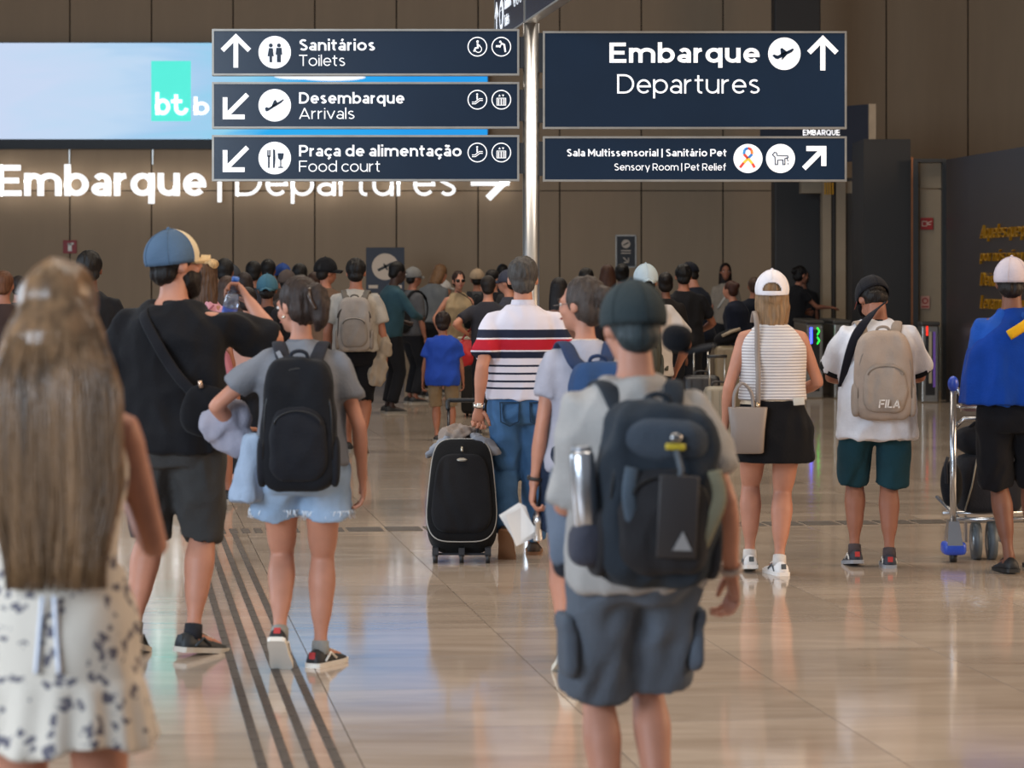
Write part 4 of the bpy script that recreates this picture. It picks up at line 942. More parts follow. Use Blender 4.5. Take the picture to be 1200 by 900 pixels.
def floral_material():
    m = bpy.data.materials.new('floral_print'); m.use_nodes = True; nt = m.node_tree; N = nt.nodes; L = nt.links; b = N['Principled BSDF']
    tc = N.new('ShaderNodeTexCoord'); nz = N.new('ShaderNodeTexNoise'); nz.inputs['Scale'].default_value = 14; L.new(tc.outputs['Object'], nz.inputs['Vector'])
    mx = N.new('ShaderNodeMix'); mx.data_type = 'VECTOR'; mx.inputs[0].default_value = .06; L.new(tc.outputs['Object'], mx.inputs[4]); L.new(nz.outputs['Color'], mx.inputs[5])
    vo = N.new('ShaderNodeTexVoronoi'); vo.inputs['Scale'].default_value = 29; L.new(mx.outputs[1], vo.inputs['Vector'])
    n2 = N.new('ShaderNodeTexNoise'); n2.inputs['Scale'].default_value = 75; n2.inputs['Detail'].default_value = 1; L.new(tc.outputs['Object'], n2.inputs['Vector'])
    ad = N.new('ShaderNodeMath'); ad.operation = 'MULTIPLY_ADD'; L.new(n2.outputs['Fac'], ad.inputs[0]); ad.inputs[1].default_value = .75; L.new(vo.outputs['Distance'], ad.inputs[2])
    r = N.new('ShaderNodeValToRGB'); e = r.color_ramp.elements; e[0].position = .66; e[0].color = hexc('#5d5860'); e[1].position = .73; e[1].color = hexc('#c9bdae'); L.new(ad.outputs[0], r.inputs['Fac'])
    L.new(r.outputs[0], b.inputs['Base Color']); b.inputs['Roughness'].default_value = .85; return m
def denim(col): return mat('denim_'+col, col, .85, var=.3, scale=4, bump=.3, bscale=160, spec=.2)
def ribbed(col):
    m = cloth(col).copy(); m.name = 'ribbed_'+col; nt = m.node_tree; N = nt.nodes; L = nt.links
    tc = N.new('ShaderNodeTexCoord'); wv = N.new('ShaderNodeTexWave'); wv.bands_direction = 'Z'; wv.inputs['Scale'].default_value = 19; L.new(tc.outputs['Object'], wv.inputs['Vector'])
    bp = N.new('ShaderNodeBump'); bp.inputs['Strength'].default_value = 1; bp.inputs['Distance'].default_value = .005; L.new(wv.outputs['Fac'], bp.inputs['Height']); L.new(bp.outputs[0], N['Principled BSDF'].inputs['Normal'])
    mx = N.new('ShaderNodeMix'); mx.data_type = 'RGBA'; mx.inputs[6].default_value = hexc('#b0a9ac'); mx.inputs[7].default_value = hexc('#dedad8'); L.new(wv.outputs['Fac'], mx.inputs[0]); L.new(mx.outputs[2], N['Principled BSDF'].inputs['Base Color'])
    return m
# ---- 1 woman with very long fair hair
p = Person('woman with very long fair hair in floral white dress, nearest camera at left', 66, 545, 1.66, fem=True, skin='light', rz=.06, seed=1, feet=[(-.1, .15, 0, 0), (.09, -.1, .3, 0)],
           hands=[((-.2, .18, 1.0), (-.3, -1, 0)), ((.13, .32, 1.22), (.35, -.8, -.5))], hpitch=.05)
dm = floral_material(); k = p.k
mb = MB(); p.torso(mb, e=.012, z0=.98*k, z1=1.36*k, n=26)
rings = []; n = 72
for i in range(21):
    t = i/20; z = 1.02-t*.37; tier = t > .62
    hw = .145+.03*smooth01(t/.35)+.02*t; hd = .115+.03*smooth01(t/.35)+.02*t; tt = (t-.62)/.38
    if tier: hw += .006+.02*tt; hd += .006+.02*tt
    am = .012*t if not tier else .02+.02*tt
    rings.append([p.W(V(math.cos(a)*hw*(1+am*math.sin(a*(9 if not tier else 17)+t*2)), math.sin(a)*hd*(1+am*math.sin(a*(9 if not tier else 17)+t*2))-.01, z+(.012*math.sin(a*5+1) if t > .95 else 0))*1.0) for a in [2*math.pi*q/n for q in range(n)]])
mb.loft(rings)
link('dress', remesh(mb, .0085, 2, .005, (7, 7, 4), seed=2), dm, p.root)
for sg in (-1, 1): MB().tube([p.W(V(sg*.075, -.1, 1.33)), p.W(V(sg*.09, -.06, 1.41)), p.W(V(sg*.09, 0, 1.425)), p.W(V(sg*.085, .1, 1.34))], (.007), 8).obj('dress_strap', cloth('#d8cfc4'), p.root)
for sg, off in ((-1, -.012), (1, .012)): MB().tube(smooth_path([p.W(V(off, -.155, .98)), p.W(V(off*1.5, -.165, .9)), p.W(V(off*2, -.175, .82))], 4), .005, 6).obj('waist_tie', cloth('#cfd2dc'), p.root)
hm = mat('hair_long_fair', '#6f5339', .32, var=.62, scale=10, stretch=(3.2, 3.2, .12), bump=.3, bscale=22, spec=.5)
mb = MB(); E = lambda c, r: mb.ell(p.Hd(c), r, 20, 14, p.HM)
E((0, -.02, .036), (.088, .106, .095)); E((0, -.055, -.03), (.088, .088, .11)); E((0, -.08, -.10), (.1, .075, .12)); rings = []
def hair_env(t):
    z = 1.66-t*(1.66-1.02); w_ = .078+.06*smooth01((t-.05)/.4); w_ += -.038*smooth01((t-.68)/.32); d = .085+.02*smooth01(t/.3)-.035*t
    q = math.sqrt(max(.02, min(1, t/.14))); return z, w_*q, -.03-.10*smooth01(t/.42)-.01*t, d*.8*q
for i in range(26):
    t = i/25; z, w_, yo, d = hair_env(t)
    rings.append([V(.004+.01*t+math.cos(a)*w_, yo+math.sin(a)*d*(.55 if t > .2 else .8), z-(.03*math.cos(a)**2 if t > .97 else 0)) for a in [2*math.pi*q/40 for q in range(40)]])
mb.loft(rings)
hair = link('hair', remesh(mb, .008, 3, .0065, (17, 7, .9), seed=4), hm, p.root)
g = MB(); rnd = random.Random(5)
for q in range(420):
    a = rnd.uniform(math.pi, 2*math.pi) if rnd.random() < .85 else rnd.uniform(0, 2*math.pi); t0 = rnd.uniform(-.02, .5); t1 = min(1.04, t0+rnd.uniform(.35, .95)); pts = []; ph = rnd.uniform(0, 6); da = rnd.uniform(-.12, .12); ex = rnd.uniform(1.0, 1.05)
    for j in range(9):
        t = t0+(t1-t0)*j/8; z, w_, yo, d = hair_env(max(0, t)); z = 1.66-t*.64; aa = a+da*j/8+.02*math.sin(ph+j)
        pts.append(V(.004+.01*t+math.cos(aa)*w_*ex+.003*math.sin(ph+j*1.7), yo+math.sin(aa)*d*.62*ex, z))
    g.tube(pts, [.0028*(1-.6*abs(j/8-.4)) for j in range(9)], 4)
tag(g.obj('hair_strands', hm, hair), kind='stuff')
p.shoes('#c9b9a6', '#e6e2da')
# ---- 2 man in black T-shirt drinking
p = Person('bearded man in black T-shirt and blue cap raising a water bottle', 203, 272, 1.80, rz=-.12, b=1.14, skin='light', seed=3, hyaw=-.85, hpitch=-.12, hipz=.895,
           feet=[(-.175, -.02, .22, .05), (.075, .02, .12, -.55)], hands=[((-.21, .2, 1.02), (-.8, -1, 0)), ((.25, .33, 1.49), (.9, -.1, -.7))], curl=(.6, .95), palm=[None, (-1, .2, .1)])
p.shirt(cloth('#17171a'), hem=.86, sleeve=.86, e=.026, loose=.9, sl_r=.078, wr=.012); p.collar(cloth('#1b1b1e'))
p.shorts(cloth('#3a3a3a'), hem=(1.02, 1.06), e=.022, flare=.016); p.shoes('#1c2226', '#b9b2a6', accent='#2c3236', sock='#26262a')
p.hair('#15100e', 'short'); p.beard('#1a120e'); p.eyes()
p.cap('#4a5f76', col2='#cfc0a2', brimcol='#cdb48c', hole=False)
sh, el, wr_j, d, pn, sd = p.arm[1]; hp = wr_j+d*.09+pn*.03
r = worn(p, 'water_bottle', 'clear water bottle with blue cap and label in raised hand of bearded man', 'bottle')
bt = (V(-.25, .25, -1)).normalized(); top = hp+V(0, 0, .02)
bm_ = mat('bottle_plastic', '#b9c6dc', .08, trans=.75, var=0); prof = [(-.02, .013), (0, .013), (.015, .016), (.05, .032), (.09, .033), (.1, .031), (.16, .033), (.2, .033), (.21, .028)]
MB().tube([top+bt*a for a, _ in prof], [b for _, b in prof], 18).obj('bottle_body', bm_, r); MB().tube([top-bt*.04, top-bt*.02], .017, 14).obj('bottle_cap', plain('#2a62b8', .4), r)
MB().tube([top+bt*.1, top+bt*.155], .0338, 18).obj('label_wrap', plain('#2a4aa8', .5), r)
r = worn(p, 'crossbody_bag', 'black crossbody bag with round yellow badge at hip of bearded man', 'bag')
mb = MB(); c = V(.19, -.215, 1.07); sup(mb, c, (.105, .045, .11), rot('Y', .25) @ rot('Z', .35), pw=2.4, pz=2.4); link('pouch', remesh(mb, .01, 2, .004, seed=1), cloth('#151518'), r)
P_ = smooth_path([p.W(V(-.10, -.0, 1.52)), p.W(V(-.10, -.12, 1.475)), p.W(V(-.04, -.182, 1.38)), p.W(V(.05, -.195, 1.24)), V(.14, -.2, 1.14)], 5); MB().tube(P_, [(.024, .005)]*len(P_), 8, ref=(.8, 0, .6)).obj('strap', cloth('#1a1a1e'), r)
g = MB(); g.tube([c+V(.02, -.062, -.055), c+V(.02, -.068, -.055)], .022, 18); g.obj('badge', plain('#b79a2c', .5), r); MB().tube([c+V(-.005, -.045, .1), c+V(-.01, -.05, .13)], .009, 8).obj('buckle', plain('#c8a890', .3, .8), r)
# ---- 3 woman in grey T-shirt, denim shorts, black backpack
p = Person('woman in grey T-shirt and frayed denim shorts with black backpack', 353, 282, 1.615, fem=True, skin='light', b=1.1, rz=.03, seed=6, hyaw=.75, hpitch=.12, feet=[(-.095, -.1, .7, -.1, .015), (.075, .12, 0, -.5)],
           hands=[((-.27, .17, 1.06), (-1, -.5, -.3)), ((.275, .03, .86), (.7, -1, 0))], hipz=.885, palm=[None, (-1, 0, 0)])
p.shirt(cloth('#6c6e74'), hem=.93, sleeve=.62, e=.018, loose=.75, sl_r=.074); p.collar(cloth('#64666c'))
ds = p.shorts(denim('#8fa5be'), hem=(.44, .44), e=.026, flare=.03, waist=1.03)
g = MB(); rnd = random.Random(2)
for i in (0, 1):
    hj, kn = p.leg[i][:2]; e0 = hj.lerp(kn, .44); dd = (kn-hj).normalized(); e0, rr, dd = p.hems[i]; rr += .004
    for q in range(90):
        a = 2*math.pi*q/90+rnd.uniform(-.03, .03); b0 = e0+V(math.cos(a)*rr, math.sin(a)*rr, .006); g.tube([b0, b0+dd*.018+V(rnd.uniform(-.007, .007), rnd.uniform(-.007, .007), 0), b0+dd*rnd.uniform(.028, .05)+V(rnd.uniform(-.012, .012), rnd.uniform(-.012, .012), 0)], [.0035, .0028, .0012], 4)
tag(g.obj('frayed_hem', cloth('#cfd6de'), ds), kind='stuff')
g = MB()
for sg in (-1, 1): g.poly([(sg*.085-.05, .86), (sg*.085+.05, .86), (sg*.085+.046, .77), (sg*.085, .745), (sg*.085-.046, .77)], -.168, -.158)
p.shoes('#16161a', '#d6cfc4', accent='#b03030', sock='#8a8a86')
p.hair('#2c211c', 'updo', extra=[(0, -.09, .05), (.0, -.13, .05), (.0, -.15, 0), (.0, -.145, -.07), (.0, -.12, -.12)]); p.eyes()
MB().ell(p.Hd(V(-.08, -.003, -.045)), (.008,)*3, 8, 6).obj('earring', plain('#e6dccc', .2, .9), p.root)
clip = MB().tube(smooth_path([p.Hd(V(-.035, -.13, .06)), p.Hd(V(-.055, -.15, .02)), p.Hd(V(-.04, -.165, -.03))], 4), .008, 8).obj('hair_clip', plain('#3a2a20', .2), p.root)
g = MB(); k = p.k; rings = []
for i in range(7):
    t = i/6; w_ = .05+.04*t; rings.append([V(-.19-.035*t+math.cos(a)*w_*.8, .0+math.sin(a)*(.1+.03*t), .98-t*.27) for a in [2*math.pi*q/20 for q in range(20)]])
g.loft(rings); link('tied_shirt', remesh(g, .011, 2, .012, (14, 14, 6), seed=9), cloth('#8b9aae'), p.root)
r, G, M, D = backpack(p, 'black fabric backpack on back of woman in denim shorts', .825, 1.42, .315, .16, '#17181c', '#1b1c21', strapc='#2a2b31', strapx=.07)
g = MB(); g.box((0, 0, 0), (.018, .004, .09), rot('Y', -.5)); o = g.obj('reflective_tab', plain('#8b8b8f', .4), r, False); o.location = p.W(V(-.075*p.k, -.135*p.k, 1.40*p.k))+V(0, -.008, 0)
r = worn(p, 'jacket', 'folded grey jacket hung over bent left arm of woman in denim shorts', 'jacket')
mb = MB(); sup(mb, V(-.325, .10, 1.03), (.115, .07, .075), rot('Y', -.45), pw=2.3, pz=2.3); sup(mb, V(-.29, .10, .96), (.09, .06, .07), rot('Y', .5), pw=2.2, pz=2.2); link('folded_cloth', remesh(mb, .01, 2, .014, (12, 12, 7), seed=12), cloth('#8e8c98'), r)
# ---- 13 man in striped polo with jeans
p = Person('grey haired man in striped polo shirt and blue jeans pulling a suitcase', 613, 203, 1.72, rz=.05, b=1.08, skin='light', seed=14, feet=[(-.115, -.18, 1.0, -.15, .0), (.075, .24, 0, -.08)],
           hands=[((-.265, -.10, .89), (-.2, -.8, 0)), ((.27, .12, .9), (.6, -1, 0))], hipz=.90, curl=(1.1, .6), palm=[(.2, -1, 0), None])
p.shirt(stripe_shirt_material(), hem=.935, sleeve=.8, e=.022, loose=.85, sl_r=.074, wr=.008); p.collar(cloth('#cdc8d2'), h=.045, r=.068)
p.shorts(denim('#41648a'), hem=1.97, e=.016, flare=.012, name='jeans', wr=.008); p.hair('#3e3a37', 'short')
g = MB()
for sg in (-1, 1):
    c = V(sg*.085, -.152, .85); ribbon(g, [(c.x-.055, c.z+.06), (c.x+.055, c.z+.06), (c.x+.05, c.z-.05), (c.x, c.z-.075), (c.x-.05, c.z-.05), (c.x-.055, c.z+.06)], .006, lambda a, b: (a, b), c.y-.012, c.y+.02)
g.obj('pocket_seam', denim('#22364c'), p.root)
p.shoes('#3a2c22', '#7a5438')
sh, el, wj = p.arm[0][:3]; dd = (wj-el).normalized(); r = worn(p, 'wristwatch', 'silver wristwatch on left wrist of striped polo man', 'watch'); ringb(wj-dd*.03, wj-dd*.008, .034, .033).obj('band', plain('#c9c4bc', .25, .9), r); MB().box(wj-dd*.02+V(0, -.033, 0), (.026, .008, .026), bev=.004).obj('dial', plain('#e8e4dc', .2, .5), r)
stripes_man = p
# ---- suitcase
sc_ = 206; r = thing('suitcase', 'black soft suitcase with white piping rolling behind striped polo man', 'suitcase', (X(541, sc_), F/sc_, 0))
tilt = .42; Mt = rot('X', -tilt); piv = V(0, 0, .04); G = lambda q: piv+Mt @ Vector(q)
mb = MB(); rings = []
def srect(w_, h_, n=36, pw=5):
    return [(math.copysign(abs(math.cos(a))**(2/pw), math.cos(a))*w_, math.copysign(abs(math.sin(a))**(2/pw), math.sin(a))*h_) for a in [2*math.pi*q/n for q in range(n)]]
def caseprof(w_, h_): return [((x*(1-.14*smooth01((z/h_+1)/2*1.3-.2))), z) for x, z in srect(w_, h_, 44, 4.2)]
for y, kk in ((-.13, .9), (-.115, .975), (-.09, 1), (.09, 1), (.115, .98), (.12, .92)): rings.append([G((x, y, .36+z)) for x, z in caseprof(.205*kk, .315*kk)])
mb.loft(rings); mb.obj('shell', cloth('#121214', var=.05), r)
pp = caseprof(.205*.985, .315*.985); MB().tube([G((x, -.108, .36+z)) for x, z in pp+[pp[0]]], .004, 6).obj('piping', plain('#9a9690', .6), r)
mb = MB(); rings = []
for y, kk in ((-.165, .86), (-.155, .93), (-.12, .95)): rings.append([G((x, y, .33+z)) for x, z in caseprof(.185*kk, .25*kk)])
mb.loft(rings); mb.obj('front_pocket', cloth('#17171a', var=.05), r)
for sg in (-1, 1):
    MB().tube([G((sg*.085, .1, .6)), G((sg*.085, .1, .96))], .0085, 10).obj('handle_rod', plain('#26262a', .35, .5), r)
MB().tube(smooth_path([G((-.088, .1, .93)), G((-.088, .1, .985)), G((-.05, .1, .99)), G((.05, .1, .99)), G((.088, .1, .985)), G((.088, .1, .93))], 4), [(.013, .016)]*21, 10).obj('handle_grip', plain('#151517', .6), r)
for sg in (-1, 0, 1):
    for y in ((-.02, .06) if sg else (-.02,)):
        q = G((sg*.15, y, .0)); MB().tube([V(q.x-.012, q.y, .028), V(q.x+.012, q.y, .028)], .028, 16).obj('wheel', plain('#17171a', .5), r)
        MB().box((q.x, q.y, .065), (.034, .03, .05)).obj('wheel_fork', plain('#202024', .5), r, False)
MB().box((0, .02, .05), (.32, .016, .012)).obj('axle_bar', plain('#2a2a2e', .5, .5), r, False)
MB().ell(G((0, -.172, .52)), (.03, .004, .011), 18, 8, Mt).obj('oval_badge', plain('#8b8780', .3, .8), r); MB().tube([G((0, -.165, .60)), G((0, -.172, .57))], .007, 8).obj('zip_puller', plain('#b8b0a0', .3, .8), r)
r = thing('jacket', 'crumpled beige and grey jacket lying on top of black suitcase', 'jacket', (X(541, sc_), F/sc_, 0)); T = G((0, -.04, .70))
mb = MB(); sup(mb, T+V(-.03, .04, .015), (.1, .09, .055), rot('Y', -.1), pw=2.2, pz=2.2); link('bunched_cloth', remesh(mb, .0085, 1, .02, (17, 15, 22), seed=21), cloth('#80736a'), r)
mb = MB(); sup(mb, T+V(.13, -.02, -.035), (.1, .07, .035), rot('Y', .55), pw=2.3, pz=2.2); link('sleeve_fold', remesh(mb, .0085, 1, .016, (16, 12, 18), seed=22), cloth('#7d8088'), r); mb = MB(); sup(mb, T+V(-.13, .0, -.05), (.1, .06, .03), rot('Y', -.7), pw=2.3, pz=2.2); link('sleeve_fold', remesh(mb, .0085, 1, .016, (16, 12, 18), seed=22), cloth('#7d8088'), r)
# ---- 14 woman with blue backpack
p = Person('woman in pale T-shirt with blue backpack and wristband, face turned left, half hidden', 686, 281, 1.615, fem=True, skin='light', rz=.15, seed=24, hyaw=.8, hpitch=.0, feet=[(-.1, -.16, .5, 0), (.05, .22, 0, 0)],
           hands=[((-.24, -.02, .83), (-.4, -1, 0)), ((.24, .1, .86), (.6, -1, 0))], curl=(.9, .5))
p.shirt(cloth('#9c9ba6'), hem=.9, sleeve=.55, e=.016, loose=.7, sl_r=.072); p.collar(cloth('#c9b9ac'))
p.shorts(cloth('#1c2638'), hem=(.62, .62), e=.03, flare=.03, waist=1.03); p.hair('#3b322d', 'bun', extra=(0, -.12, .04)); p.eyes(); p.shoes('#b9b4ac', '#d8d0c0')
MB().tube(smooth_path([p.Hd(V(-.085, .085, .0)), p.Hd(V(-.088, .0, .01))], 3), .002, 5).obj('glasses_arm', plain('#5a4a40', .3), p.root)
backpack(p, 'blue daypack with dark straps on back of woman facing left', .88, 1.40, .27, .17, '#2c4468', '#24344f', strapc='#2e3a55', x0=.02)
sh, el, wj = p.arm[0][:3]; dd = (wj-el).normalized(); r = worn(p, 'wristband', 'thin dark wristband on left wrist of woman with papers', 'wristband'); ringb(wj-dd*.035, wj-dd*.02, .033, .032).obj('band', plain('#26201e', .6), r)
r = worn(p, 'paper_fan', 'white folded papers held in lowered left hand', 'papers'); q = wj+dd*.13
for j in range(4): MB().box(q+V(-.05+.004*j, .0, -.03-.004*j), (.1, .003, .14), rot('Z', .1*j) @ rot('Y', -.55+.06*j)).obj('sheet', plain('#d9d6d2', .8), r, False)
r = worn(p, 'metal_flask', 'small chrome flask hanging from hand beside white papers', 'flask'); q = wj+dd*.1+V(.03, .0, 0)
MB().tube([q, q-V(0, 0, .03), q-V(0, 0, .032), q-V(0, 0, .06), q-V(0, 0, .065), q-V(0, 0, .13), q-V(0, 0, .135)], [.01, .012, .018, .018, .013, .02, .018], 16).obj('flask_body', chrome, r)
# ---- 15 man with large backpack, nearest at centre
p = Person('young man in cap and grey T-shirt with large dark backpack, nearest at centre', 745, 418, 1.60, rz=.2, b=1.02, skin='light', seed=31, hyaw=.1, hpitch=.12, feet=[(-.07, .02, 0, 0), (.07, -.02, .3, -.1)],
           hands=[((-.15, .30, 1.12), (-.35, -.8, -.9)), ((.30, -.02, .88), (.15, -1, 0))], hipz=.885, curl=(.6, .75), palm=[None, (-1, -.2, 0)])
p.shirt(cloth('#9c9894'), hem=.85, sleeve=(.95, .72), e=.022, loose=.9, sl_r=.076, wr=.012); p.collar(cloth('#86837f'))
p.shorts(cloth('#555b64'), hem=(.92, .88), e=.03, flare=.028, wr=.01)
k = p.k
for sg in (-1, 1):
    mb = MB(); hj, kn = p.leg[0 if sg < 0 else 1][:2]; c = hj.lerp(kn, .55)+V(sg*.105, -.02, 0); sup(mb, c, (.022, .07, .085), pw=4, pz=4); sup(mb, c+V(sg*.008, 0, .07), (.02, .074, .028), pw=4, pz=4)
    link('cargo_pocket', remesh(mb, .01, 1, .003, seed=3), cloth('#50565f'), p.root)
p.hair('#2c3436', 'short', wr=.001); p.cap('#2e3638', brim=0, hole=False); p.shoes('#2a2a2e', '#bbb5a8')
# hem of the loose jacket tied at the side
r = worn(p, 'jacket', 'grey jacket with dark lining draped over bent left forearm of nearest backpacker', 'jacket')
mb = MB(); rings = []
for i in range(8):
    t = i/7; rings.append([V(-.17+math.cos(a)*(.05+.01*t)+.015*t, .13+math.sin(a)*(.07+.02*t), 1.10-t*.26) for a in [2*math.pi*q/20 for q in range(20)]])
mb.loft(rings); link('draped_cloth', remesh(mb, .01, 2, .014, (13, 12, 4), seed=33), cloth('#5f6876'), r)
mb = MB(); sup(mb, V(-.155, .13, .83), (.055, .08, .04), pw=2.4, pz=2.6); link('dark_lining', remesh(mb, .01, 1, .008, (12, 12, 8), seed=3), cloth('#25262c'), r)
r, G, M, (bw, bd, bh) = backpack(p, 'large dark grey hiking backpack with pale triangle mark', .885, 1.425, .335, .21, '#2a3037', '#2b2a2c', strapc='#2b3036', x0=.0, strapx=.08, wr=.016, roll=.05)
mb = MB(); sup(mb, G((0, -bd*.3, bh*.62)), (bw*.40, bd*.3, bh*.26), M, pw=2.6, pz=2.6); link('lid_pocket', remesh(mb, .01, 2, .008, seed=5), cloth('#3c434c'), r)
MB().box(G((.02, -bd*.75, -bh*.2)), (.11, .01, .22), M, bev=.004).obj('rubber_panel', plain('#2e2a2a', .5), r)
g = MB(); g.poly([(-.026, -.022), (.026, -.022), (0, .028)], -.002, .002); o = g.obj('triangle_mark', plain('#8f8c8a', .5), r, False); o.location = G((.035, -bd*.79, -bh*.47)); o.rotation_euler = M.to_euler()
for x, c_, yy in ((-.10, '#4a5560', -bd*.55), (.13, '#7a7560', -bd*.5)):
    MB().tube(smooth_path([G((x, yy, bh*.3)), G((x*1.1, yy-.02, 0)), G((x*.9, yy-.015, -bh*.35)), G((x*.7, yy, -bh*.65))], 5), [(.02, .006)]*16, 8, ref=M @ V(1, 0, 0)).obj('compression_strap', cloth(c_), r)
q = G((.01, -bd*.66, bh*.55)); g = MB(); g.box(q, (.055, .012, .018), M, bev=.004); g.obj('yellow_tag', plain('#b7a02c', .5), r)
MB().ell(q+V(0, -.004, .024), (.018, .01, .014), 12, 8).obj('carabiner', plain('#8c8c8c', .25, .9), r); MB().tube([q+V(.0, -.006, -.01), q+V(.012, -.012, -.06), q+V(.006, -.01, -.11)], .008, 8).obj('cord', plain('#4c5258', .6), r)
bot = worn(p, 'steel_bottle', 'brushed steel bottle standing in side pocket of large backpack', 'bottle'); q0 = G((-bw*.56, -.02, -bh*.62)); ax = (M @ V(-.12, 0, 1)).normalized()
MB().tube([q0+ax*a for a in (0, .004, .25, .262)], [.03, .034, .034, .030], 22).obj('bottle_body', mat('satin_steel', '#c4c6ca', .24, .95, var=.04), bot); MB().tube([q0+ax*.262, q0+ax*.275], .027, 20).obj('bottle_lid', plain('#9c9ea4', .3, .8), bot)
mb = MB(); sup(mb, q0+ax*.01, (.05, .055, .06), M, pw=3, pz=3); link('bottle_pocket', remesh(mb, .01, 1, .004, seed=3), cloth('#3e3f49'), r)
cp = worn(p, 'baseball_cap', 'black baseball cap clipped to right shoulder strap of nearest backpacker', 'cap'); c = p.W(V(.085, -.13, 1.475))
mb = MB(); sup(mb, c, (.044, .05, .040), rot('Y', .15), pw=2.1, pz=2.4); link('crown', remesh(mb, .008, 2, .002, seed=3), cloth('#101013', var=.05), cp)
mb = MB(); sup(mb, c+V(.062, -.015, -.03), (.046, .05, .008), rot('Y', -.25), pw=2.2, pz=2.4); mb.obj('peak', cloth('#141417', var=.05), cp)
sh, el, wj = p.arm[1][:3]; dd = (wj-el).normalized(); r = worn(p, 'wristband', 'pale wristband on right wrist of nearest backpacker', 'wristband'); ringb(wj-dd*.03, wj-dd*.012, .034, .033).obj('band', plain('#a8968c', .5), r)
# ---- 18 woman in white cap
p = Person('woman in white cap, sleeveless white ribbed top and black skirt', 905, 214, 1.63, fem=True, skin='light', b=1.14, seed=41, feet=[(-.115, .08, .15, .05), (.035, -.04, .0, .25)],
           hands=[((-.275, .04, .86), (-.6, -1, 0)), ((.14, .28, 1.04), (1.0, -.5, -.6))], hpitch=-.05, hyaw=-.1, curl=(.9, .6))
p.shirt(ribbed('#d9d4d2'), hem=1.03, sleeve=0, e=.016, loose=.5, name='ribbed_top', wr=.003, neck=1.475)
p.skirt(cloth('#111114'), hem=.665, waist=1.03, flare=.008, e=.02)
k = p.k; mb = MB(); p.torso(mb, e=.02, z0=1.005*k, z1=1.045*k, n=26, loose=.1); mb.obj('belt_band', cloth('#cdb9a0'), p.root)
MB().box(p.W(V(.13, -.152, .955)), (.062, .012, .042), rot('Y', -.08), bev=.004).obj('phone', plain('#b9b3a8', .4), p.root)
p.hair('#7d6246', 'bob', wr=.005); p.cap('#d6d2d6', hole=True); p.shoes('#d8d6d6', '#dedad6', accent='#4a5054', sock='#c9c4c0')
r = worn(p, 'tote_bag', 'taupe tote bag hanging from left shoulder of woman in white cap', 'bag'); c = V(-.15, -.175, .80); rings = []
for z, w_, d in ((-.125, .075, .04), (-.118, .085, .05), (.0, .092, .055), (.12, .106, .05), (.125, .106, .045)): rings.append([c+V(x, y, z) for x, y in srect(w_, d, 28, 5)])
bagm = mat('taupe_leather', '#7d726b', .5, var=.06); MB().loft(rings).obj('bag_body', bagm, r)
for sg in (-.03, .03):
    MB().tube(smooth_path([c+V(-.075, sg, .11), c+V(-.07, sg*1.2, .2), c+V(-.03, sg*1.3, .255), c+V(.02, sg*1.2, .2), c+V(.03, sg, .11)], 5), .007, 8).obj('hand_loop', bagm, r)
P_ = smooth_path([c+V(.055, -.0, .13), c+V(.057, .0, .3), p.W(V(-.095, -.145, 1.2)), p.W(V(-.095, -.125, 1.36)), p.W(V(-.10, -.07, 1.43)), p.W(V(-.1, .0, 1.435)), p.W(V(-.1, .1, 1.38))], 5); MB().tube(P_, [(.014, .004)]*len(P_), 8, ref=(1, 0, 0)).obj('long_strap', bagm, r)
MB().tube([c+V(.055, -.01, .15), c+V(.055, -.012, .12)], .011, 10).obj('swivel_clip', plain('#c9b090', .25, .9), r)
# ---- 19 man with beige backpack
p = Person('man in white T-shirt with black cuffs and teal shorts, head bowed', 1028, 209, 1.63, b=1.12, skin='tan', seed=51, hpitch=.75, hyaw=.25, feet=[(-.12, .04, .12, .1), (.065, -.02, 0, -.05)],
           hands=[((-.1, .34, 1.12), (-1, -.6, -.5)), ((.12, .34, 1.12), (1, -.6, -.5))], curl=(.9, .9), hipz=.895)
p.shirt(cloth('#c9c8cc'), hem=.775, sleeve=.82, e=.024, loose=.95, sl_r=.08, flare=.02, wr=.01, cuff=cloth('#161618')); p.collar(cloth('#17171a'))
p.shorts(cloth('#1c3c46'), hem=(.97, .97), e=.024, flare=.02); p.hair('#17120f', 'short'); p.cap('#1a1a1e', brim=0); p.shoes('#272c38', '#8f9298', accent='#b03030', sock='#4a4244')
MB().tube([p.Hd(V(-.083, .085, .006)), p.Hd(V(-.086, .0, .008))], .0025, 6).obj('glasses_arm', plain('#7a3028', .3), p.root)
r, G, M, (bw, bd, bh) = backpack(p, 'beige round topped backpack with printed wordmark on bowed man', .90, 1.43, .33, .16, '#98897d', '#91857b', strapc='#8f8175', trim='#6f655c', strapx=.085, x0=.005)
text('FILA', -.055, .062, -.02, .045, 0, .004, w=.17, shear=.15).obj('wordmark', plain('#c9c4c0', .6), r, False).location = G((.01, -bd*.80, -bh*.62))
ms = p; r = worn(p, 'shoulder_strap', 'black diagonal webbing strap across left shoulder of bowed man', 'strap')
P_ = smooth_path([p.W(V(.03, -.085, 1.485)), p.W(V(-.05, -.13, 1.42)), p.W(V(-.14, -.155, 1.30)), p.W(V(-.19, -.13, 1.14)), p.W(V(-.205, -.04, 1.02))], 6); MB().tube(P_, [(.026, .005)]*len(P_), 8, ref=(.8, 0, .6)).obj('webbing', cloth('#1b1b22'), r)
